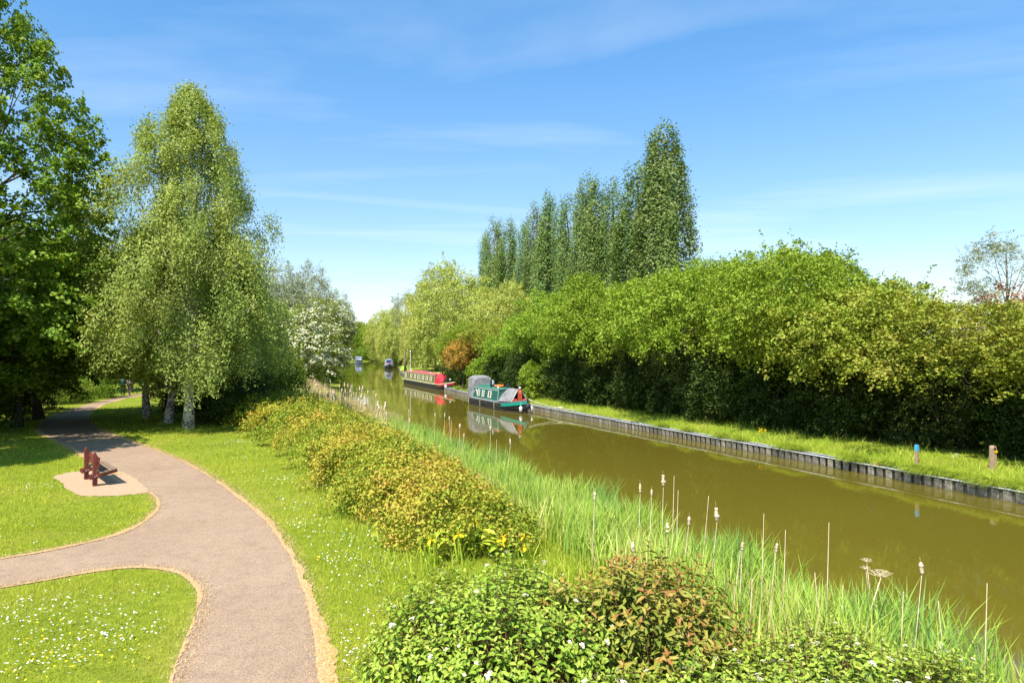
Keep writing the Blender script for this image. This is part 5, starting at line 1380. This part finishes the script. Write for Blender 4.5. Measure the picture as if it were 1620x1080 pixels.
# stern hood
hs = []
for x, k in ((0.10, .96), (0.25, 1.0), (1.15, 1.0), (1.55, .92)):
    hs.append([(x, -.93 * k, .60), (x, -.90 * k, 1.5), (x - (.0 if x > .5 else 0), -.80 * k, 2.17 * k + .02), (x, -.42 * k, 2.38 * k), (x, .42 * k, 2.38 * k), (x, .80 * k, 2.17 * k + .02), (x, .90 * k, 1.5), (x, .93 * k, .60)])
MB().loft(hs).build('stern_hood', M['canvas'], gb_)
# cratch cover: ridge from the cabin to the cratch board, with parted front flaps
x0c, x1c = 6.90, 8.85
cov = MB()
def csec(x, zt, w): return [(x, -w, .66 + .06 * (x - x0c)), (x, -w * .60, .66 + (zt - .66) * .55), (x, -.10, zt), (x, .10, zt), (x, w * .60, .66 + (zt - .66) * .55), (x, w, .66 + .06 * (x - x0c))]
secs = [csec(x0c + .02, 1.60, .93), csec(7.5, 1.66, .92), csec(8.1, 1.64, .86), csec(x1c, 1.63, .66)]
inner = [[(p[0], p[1] * .97, p[2] - .02) for p in q_] for q_ in secs]
cov.loft(secs, closed=False); cov.loft([q_[::-1] for q_ in inner], closed=False)
cov.build('cratch_cover', M['canvas'], gb_)
for sd in (-1, 1):
    MB().loft([[(x1c, sd * .14, 1.62), (x1c + .03, sd * .14, 1.62)], [(x1c, sd * .42, 1.18), (x1c + .05, sd * .36, 1.16)], [(x1c + .02, sd * .68, .76), (x1c + .08, sd * .52, .76)]], closed=False).build('cover_flap', M['canvas'], gb_)
    MB().tube([(x1c + .05, sd * .13, 1.62), (x1c + .07, sd * .66, .76)], .022, 5).build('flap_edge', M['trimwhite'], gb_)
MB().box((8.98, 0, 1.16), (.07, .32, .98), None, .02).build('cratch_board', M['cratchred'], gb_)
MB().box((8.82, -.38, .80), (.34, .34, .26), None, .03).build('locker', M['cratchred'], gb_)
MB().box((8.82, .38, .80), (.34, .34, .26), None, .03).build('locker', M['cratchred'], gb_)
MB().box((8.1, 0, .62), (2.0, 1.3, .04)).build('well_deck', M['dark'], gb_)
MB().lathe((8.98, 0, 1.655), [(.03, 0), (.085, .03), (.095, .10), (.07, .16), (.02, .19)], 12).build('lamp', M['trimwhite'], gb_, True)
MB().lathe((8.98, 0, 1.85), [(.05, 0), (.10, .05), (.10, .11), (.03, .15)], 12).build('lamp_hood', M['dark'], gb_, True)
for z in (1.52, 1.40): MB().lathe((0, 0, 0), [(.045, 0), (.05, .02), (.02, .03)], 10).build('brass_badge', M['curtain'], gb_).matrix_local = Matrix.Translation((9.018, 0, z)) @ Matrix.Rotation(R(90), 4, 'Y')
MB().box((2.5, 0, 1.635), (.95, .9, .10), None, .02).build('hatch', M['roofgreen'], gb_)
MB().box((3.6, .1, 1.66), (.45, .34, .16), None, .03).build('roof_box', M['brightgreen'], gb_)
MB().lathe((4.35, -.42, 1.56), [(.07, 0), (.07, .50), (.09, .52), (.09, .58), (.05, .60)], 12).build('chimney', M['dark'], gb_, True)
MB().lathe((6.0, -.50, 1.56), [(.06, 0), (.085, .06), (.06, .13), (.02, .15)], 10).build('mushroom_vent', M['steel'], gb_, True)
MB().box((L1 - .02, 0, .96), (.12, .10, .16)).build('stem_post', M['hullblack'], gb_)
for xk in (1.0, 3.6, 6.6):
    MB().tube([(xk, -1.085, .58), (xk, -1.10, .30), (xk, -1.09, .06)], .016, 5).build('fender_rope', M['rope'], gb_)
MB().lathe((10.38, 0, .30), [(.05, 0), (.17, .06), (.20, .24), (.15, .42), (.05, .48)], 12).build('bow_fender', M['dark'], gb_, True)
Mg = Matrix.Translation(gpos) @ Matrix.Rotation(head_dn, 4, 'Z')
def on_boat(Mx, p): return Mx @ Vector(p)
def place(o, Mx, p, rz=0.0): o.location = Mx @ Vector(p); o.rotation_euler = (0, 0, head_dn + rz); return o
tag(place(MB().torus((0, 0, .10), .30, .095, 22, 10, 'z').build('lifebuoy', M['orange'], None, True), Mg, (5.0, .0, 1.60)), 'orange lifebuoy lying flat on the green boat roof', 'lifebuoy')
t_ = thing('tyre_fender', 'small black ring standing upright at the front of the green roof', 'fender', Mg @ Vector((6.0, .38, 1.60)), head_dn)
MB().torus((0, 0, .17), .13, .045, 18, 8, 'x').build('ring', M['dark'], t_, True)
t_ = thing('water_can', 'pale blue can standing on the green roof before the lifebuoy', 'can', Mg @ Vector((4.0, -.15, 1.61)), head_dn)
MB().lathe((0, 0, 0), [(.14, 0), (.15, .02), (.13, .30), (.07, .42), (.07, .5)], 14).build('body', M['bluegrey'], t_, True)
MB().tube([(.13, 0, .1), (.27, 0, .3), (.33, 0, .45)], [.03, .022, .02], 6).build('spout', M['bluegrey'], t_, True)
MB().torus((0, 0, .42), .11, .014, 12, 5, 'y').build('handle', M['steel'], t_, True)
for xk, yk, lab in ((10.15, -.46, 'fat grey white bow fender hung on the near side of the green bow'), (10.32, .30, 'pale side fender hung on the far side of the green bow')):
    f_ = thing('side_fender', lab, 'fender', Mg @ Vector((xk, yk, .10)), head_dn)
    MB().lathe((0, 0, 0), [(.03, 0), (.11, .05), (.13, .2), (.11, .36), (.03, .42)], 12).build('body', M['steel'], f_, True)
    MB().tube([(0, 0, .4), (0, 0, .72)], .012, 5).build('rope', M['rope'], f_)
def rope(a, b, sag, label):
    a, b = Vector(a), Vector(b)
    pts_ = [a.lerp(b, t) - Vector((0, 0, sag * 4 * t * (1 - t))) for t in np.linspace(0, 1, 9)]
    tag(MB().tube([p - a for p in pts_], .016, 5).build('mooring_rope', M['rope'], None, True, a), label, 'rope')
e1 = Vector((*so(30.2, -.5), .47)); e2 = Vector((*so(28.0, -.6), .5))
rope(Mg @ Vector((10.2, .10, 1.0)), e1, .12, 'short mooring rope from the green bow down to the bank')
rope(Mg @ Vector((10.1, .18, 1.0)), e2, .18, 'long mooring rope from the green bow to the bank edge')
tag(MB().torus((0, 0, .03), .16, .03, 18, 6, 'z').torus((0.02, .01, .085), .14, .03, 18, 6, 'z').build('rope_coil', M['rope'], None, True, Vector((*so(30.0, -.20), .452))), 'coil of pale rope on the wall capping at the green bow', 'rope coil')

# ---- red boat
dr_ = (Vector((-7.2, 73.0, 0)) - Vector((-15.3, 92.9, 0))).normalized(); hr = math.atan2(dr_.y, dr_.x)
nr_ = Vector((-dr_.y, dr_.x, 0))                                   # towards the right bank
L2 = 20.6
rpos = Vector((-15.0, 93.2, 0)) + nr_ * 1.04
rb = thing('narrowboat', 'long red roofed narrowboat with cream lined side panels and red front cover', 'narrowboat', rpos, hr)
half2, gun2 = hull_parts(rb, L2, 1.04, 3.0, M['hullblack'], 0.58, 0.42, M['cream_p'], M['maroon'])
wins = [(1.7, .7), (4.6, .9), (6.6, .9), (8.4, .9), (10.6, .9), (12.4, .9), (14.2, .9)]
cabin_parts(rb, .7, 15.8, .95, .84, .605, 1.62, M['oliveside'], M['redroof'], M['cream_p'], wins, True, .58)
for xk in (3.0, 9.5): 
    for sd in (-1, 1): MB().box((xk, sd * .905, 1.12), (.05, .016, .86), Matrix.Rotation(sd * .1085, 3, 'X')).build('coachline', M['cream_p'], rb)
x0c, x1c = 15.85, 18.0
def csec2(x, zt, w): return [(x, -w, .62), (x, -w * .92, zt * .72), (x, -w * .45, zt), (x, w * .45, zt), (x, w * .92, zt * .72), (x, w, .62)]
MB().loft([csec2(15.86, 1.75, .96), csec2(16.9, 1.74, .95), csec2(17.7, 1.62, .90), csec2(18.0, 1.2, .80)]).build('front_cover', M['redcanvas'], rb)
MB().box((18.6, 0, .74), (.9, .9, .16), None, .03).build('fore_deck', M['maroon'], rb)
MB().box((18.03, 0, .98), (.08, .9, .5)).build('cratch_board', M['dark'], rb)
for x, y, r_ in ((2.2, -.3, .09), (6.0, .2, .08), (11.5, -.2, .08), (13.4, .3, .07)):
    MB().lathe((x, y, 1.66), [(r_ * .7, 0), (r_, .07), (r_ * .7, .15), (.02, .17)], 10).build('mushroom_vent', M['gelcoat'], rb, True)
MB().box((8.0, 0, 1.76), (2.2, .7, .12), None, .02).build('roof_box', M['redroof'], rb)
MB().box((4.2, .1, 1.74), (1.0, .8, .10), None, .02).build('hatch', M['redroof'], rb)
MB().lathe((14.6, .4, 1.66), [(.07, 0), (.07, .42), (.085, .44), (.085, .52)], 10).build('chimney', M['dark'], rb, True)
MB().tube([(.45, .0, .6), (.45, .0, 4.2)], [.035, .03], 8).build('flagpole', M['gelcoat'], rb)
MB().lathe((.45, 0, 4.2), [(.05, 0), (.09, .06), (.09, .16), (.02, .2)], 10).build('finial', M['gelcoat'], rb, True)
MB().tube([(.2, .0, .58), (.0, .0, 1.1), (-.05, 0, 1.25), (.35, 0, 1.4)], .03, 6).build('tiller', M['steel'], rb)
Mr = Matrix.Translation(rpos) @ Matrix.Rotation(hr, 4, 'Z')
t_ = thing('lantern', 'small white headlamp on a post at the bow of the red boat', 'lamp', Mr @ Vector((19.0, 0, .81)), hr)
MB().lathe((0, 0, 0), [(.03, 0), (.03, .3)], 8).build('post', M['dark'], t_)
MB().lathe((0, 0, .3), [(.05, 0), (.11, .04), (.11, .16), (.04, .2)], 10).build('lamp', M['gelcoat'], t_, True)
f_ = thing('side_fender', 'white ball fender hung at the bow of the red boat', 'fender', Mr @ Vector((19.4, -.62, .3)), hr)
MB().lathe((0, 0, 0), [(.03, 0), (.14, .08), (.16, .2), (.12, .34), (.02, .4)], 12).build('body', M['gelcoat'], f_, True)

# ---- third boat, bow on
p3 = Vector((-28.9, 160.0, 0)); d3 = Vector((.16, -.987, 0)).normalized(); h3 = math.atan2(d3.y, d3.x)
b3 = thing('narrowboat', 'black hulled narrowboat seen bow on with a blue grey arched cover', 'narrowboat', p3 - d3 * 12.5, h3)
hull_parts(b3, 13.5, 1.05, 2.6, M['hullblack'], .75, .5, M['bluegrey'], M['bluegrey'])
cabin_parts(b3, .8, 9.8, .96, .85, .8, 1.85, M['bluegrey'], M['navy'], M['gelcoat'], [(2.5, .7), (5, .7), (7.5, .7)], False, .5)
MB().loft([[(x, -w, .85), (x, -w * .98, 1.6 * k), (x, -w * .6, 2.25 * k), (x, w * .6, 2.25 * k), (x, w * .98, 1.6 * k), (x, w, .85)] for x, w, k in ((9.85, .97, 1.0), (11.0, .9, 1.0), (11.25, .8, .95))]).build('front_cover', M['bluegrey'], b3)
MB().box((11.29, 0, 1.65), (.05, 1.15, .75)).build('front_window', M['navy'], b3)
MB().box((11.6, -.3, 1.12), (.5, .45, .4), None, .05).build('crate', M['orange'], b3)
MB().box((11.7, .35, 1.2), (.4, .4, .55), None, .05).build('locker', M['brown_b'], b3)
MB().box((11.35, .0, 1.12), (.06, .3, .3)).build('front_door', M['gelcoat'], b3)
# ---- brown boat behind it
b5 = thing('narrowboat', 'brown cabined boat mostly hidden behind the bow on narrowboat', 'narrowboat', Vector((-29.6, 193.0, 0)), h3)
hull_parts(b5, 14, 1.05, 2.6, M['hullblack'], .7, .5, M['brown_b'], M['brown_b'])
cabin_parts(b5, .8, 10.8, .96, .85, .75, 2.1, M['brown_b'], M['gelcoat'], M['gelcoat'], [(3, .7), (6, .7), (9, .7)], False, .5)
# ---- lime dinghy under the bank
b6 = thing('dinghy', 'small dinghy under a lime green cover beside the red boat stern', 'dinghy', Vector((-21.6, 137.5, 0)), h3)
MB().loft([[(x, -w, .45), (x, -w * .8, -.2), (x, w * .8, -.2), (x, w, .45)] for x, w in ((0, .8), (1.5, .95), (3, .8), (4, .08))]).build('hull', M['hullblack'], b6)
MB().loft([[(x, -w, .43), (x, -w * .5, z), (x, w * .5, z), (x, w, .43)] for x, w, z in ((-.02, .85, .9), (1.5, 1.0, 1.25), (3, .85, .95), (4.02, .1, .5))]).build('cover', M['lime'], b6)
# ---- white cruiser
p4 = Vector((-47.6, 212.0, 0)); d4 = Vector((.21, -.977, 0)).normalized(); h4 = math.atan2(d4.y, d4.x)
b4 = thing('cabin_cruiser', 'small white cabin cruiser with dark blue windows at the left bank', 'cruiser', p4 - d4 * 7.0, h4)
hull_parts(b4, 7.2, 1.3, 2.8, M['gelcoat'], .8, .35, M['navy'], None)
MB().loft([[(x, -w, .85), (x, -w * .85, z), (x, w * .85, z), (x, w, .85)] for x, w, z in ((.8, 1.15, 2.0), (2.8, 1.15, 2.1), (3.6, 1.1, 1.6), (5.6, .6, 1.2))]).build('cabin', M['gelcoat'], b4)
MB().loft([[(x, -w, z0), (x, -w * .93, z1), (x, w * .93, z1), (x, w, z0)] for x, w, z0, z1 in ((3.05, 1.10, 1.55, 2.0), (3.62, 1.04, 1.5, 1.72))]).build('windscreen', M['navy'], b4)
MB().loft([[(x, -w, z), (x, -w * .8, z + .28), (x, w * .8, z + .28), (x, w, z)] for x, w, z in ((.6, 1.1, 2.02), (2.7, 1.1, 2.12))]).build('canopy', M['navy'], b4)
for sd in (-1, 1): MB().tube([(3.6, sd * 1.1, 1.05), (5.5, sd * .7, 1.25), (6.9, sd * .12, 1.45)], .03, 5).build('bow_rail', M['steel'], b4)

# ================================================================== two walkers
M['skin'] = noisy('skin', (0.42, 0.25, 0.18), (0.55, 0.36, 0.27), 20, 0.6, 0.3, None, 0)
M['shirt_blue'] = noisy('turquoise_cloth', (0.02, 0.27, 0.42), (0.05, 0.42, 0.56), 8, 0.9, 0.1, None, 0.2); M['jeans'] = noisy('dark_trousers', (0.014, 0.02, 0.035), (0.03, 0.042, 0.065), 9, 0.9, 0.1, None, 0.2)
M['shirt_pink'] = noisy('pale_pink_cloth', (0.60, 0.46, 0.45), (0.76, 0.66, 0.63), 8, 0.9, 0.1, None, 0.2); M['chino'] = noisy('beige_trousers', (0.46, 0.34, 0.25), (0.60, 0.48, 0.37), 8, 0.9, 0.1, None, 0.2)
M['hairb'] = noisy('brown_hair', (0.035, 0.015, 0.008), (0.10, 0.045, 0.022), 14, 0.7, 0.3, None, 0.3); M['hairw'] = noisy('pale_hat', (0.62, 0.60, 0.55), (0.76, 0.74, 0.70), 9, 0.9, 0.1, None, 0.1)
M['purple'] = noisy('purple_bag', (0.07, 0.03, 0.14), (0.12, 0.05, 0.22), 9, 0.8, 0.2, None, 0.1); M['shoe'] = noisy('shoe', (0.5, 0.42, 0.36), (0.68, 0.6, 0.55), 9, 0.8, 0.2, None, 0)
def skin_mesh(name, verts, edges, radii, mat, parent, sub=2):
    me = bpy.data.meshes.new(name); me.from_pydata(verts, edges, []); me.update()
    o = bpy.data.objects.new(name, me); col.objects.link(o)
    sk = o.modifiers.new('skin', 'SKIN'); o.modifiers.new('sub', 'SUBSURF').levels = sub
    lay = me.skin_vertices[0] if len(me.skin_vertices) else me.skin_vertices.new()
    for v, r_ in zip(lay.data, radii): v.radius = r_ if isinstance(r_, tuple) else (r_, r_)
    lay.data[0].use_root = True
    dg = bpy.context.evaluated_depsgraph_get(); dg.update()
    m2 = bpy.data.meshes.new_from_object(o.evaluated_get(dg)); bpy.data.objects.remove(o)
    m2.name = name; m2.materials.clear(); m2.materials.append(mat)
    m2.polygons.foreach_set('use_smooth', np.ones(len(m2.polygons), bool))
    return link(name, m2, parent)
def walker(name, label, loc, rz, h, shirt, legs, hair, stride, bag=False, hat=False):
    k = h / 1.72
    t = thing(name, label, 'person', loc, rz)
    S = lambda L_: [(x * k, y * k, z * k) for x, y, z in L_]
    hipz, st_ = .90, stride
    body = S([(0, 0, .95), (0, 0, 1.15), (0, .01, 1.36), (0, .01, 1.47), (0, .03, 1.56), (0, .03, 1.68),
              (.17, 0, 1.40), (.215, -.06 * st_, 1.13), (.20, .10 - .1 * st_, .90), (.20, .14 - .1 * st_, .80),
              (-.17, 0, 1.40), (-.215, .06 * st_, 1.13), (-.20, .14 + .1 * st_, .92), (-.20, .19 + .1 * st_, .83),
              (.09, 0, .90), (.10, .10 * st_, .50), (.10, .02 + .2 * st_, .09), (.10, .14 + .2 * st_, .04),
              (-.09, 0, .90), (-.10, -.03 * st_, .50), (-.10, -.28 * st_, .12), (-.10, -.20 * st_ + .06, .04)])
    edges = [(0, 1), (1, 2), (2, 3), (3, 4), (4, 5), (2, 6), (6, 7), (7, 8), (8, 9), (2, 10), (10, 11), (11, 12), (12, 13), (0, 14), (14, 15), (15, 16), (16, 17), (0, 18), (18, 19), (19, 20), (20, 21)]
    rad = [(.14, .10), (.125, .09), (.15, .095), (.055, .055), (.075, .085), (.07, .08), .055, .04, .032, .03, .055, .04, .032, .03, .085, .055, .036, .034, .085, .055, .036, .034]
    skin_mesh('body', body, edges, [tuple(v * k for v in (r_ if isinstance(r_, tuple) else (r_, r_))) for r_ in rad], M['skin'], t)
    sh_i = [0, 1, 2, 6, 7, 10, 11]; mp_ = {a: i for i, a in enumerate(sh_i)}
    sv = [body[i] for i in sh_i]; sv += [tuple((Vector(body[2]) + Vector((0, 0, .06 * k))))]
    se = [(0, 1), (1, 2), (2, 3), (3, 4), (2, 5), (5, 6), (2, 7)]
    skin_mesh('shirt', sv, se, [(.165 * k, .125 * k), (.15 * k, .115 * k), (.17 * k, .115 * k), .07 * k, .055 * k, .07 * k, .055 * k, .075 * k], shirt, t)
    tv_ = [body[0], body[14], body[15], body[16], body[18], body[19], body[20]]
    skin_mesh('trousers', tv_, [(0, 1), (1, 2), (2, 3), (0, 4), (4, 5), (5, 6)], [(.16 * k, .12 * k), .10 * k, .072 * k, .055 * k, .10 * k, .072 * k, .055 * k], legs, t)
    hz = 1.645 * k
    MB().lathe((0, 0, 0), [(.03, -.12), (.085, -.09), (.10, -.01), (.095, .06), (.055, .105), (.01, .118)], 14).build('hair' if not hat else 'hat', hair, t, True).matrix_local = Matrix.Translation((0, .0 + .012, hz))
    for i, f in ((16, 17), (20, 21)):
        a, b = Vector(body[i]), Vector(body[f])
        MB().tube([Vector((a.x, a.y - .05, .045)), Vector((a.x, a.y + .03, .05)), Vector((b.x, b.y + .03, .032)), Vector((b.x, b.y + .07, .028))], [.03, .05, .045, .02], 8).build('shoe', M['shoe'], t, True)
    # face
    fy = .03 * k + .085 * k
    MB().tube([(0, fy - .01, hz + .01), (0, fy + .022, hz - .02), (0, fy - .01, hz - .03)], [.008, .014, .008], 6).build('nose', M['skin'], t, True)
    for sd in (-1, 1): MB().lathe((sd * .032, fy - .004, hz + .012), [(.004, -.006), (.009, 0), (.004, .006)], 8).build('eye', M['dark'], t, True)
    if bag: 
        b_ = thing('shoulder_bag', 'dark purple bag hanging at the side of the walker in pale pink', 'bag', Vector(loc) + Matrix.Rotation(rz, 3, 'Z') @ Vector((.26 * k, -.02, .62 * k)), rz)
        MB().box((0, 0, .14), (.10, .30, .34), None, .03).build('pouch', M['purple'], b_)
        MB().tube([(0, -.12, .3), (-.10, -.04, .72), (-.12, .02, .80), (-.08, .06, .7), (0, .12, .3)], .012, 5).build('strap', M['purple'], b_)
    return t
w1 = G(194, 626, 0.612); w2 = G(204.5, 625.3, 0.612)
walker('person', 'walker in a turquoise top and dark trousers on the far path', w1, R(25), 1.64, M['shirt_blue'], M['jeans'], M['hairb'], 1.0)
walker('person', 'walker in pale pink top, beige trousers and light hat on the far path', w2, R(12), 1.60, M['shirt_pink'], M['chino'], M['hairw'], -.8, bag=True, hat=True)
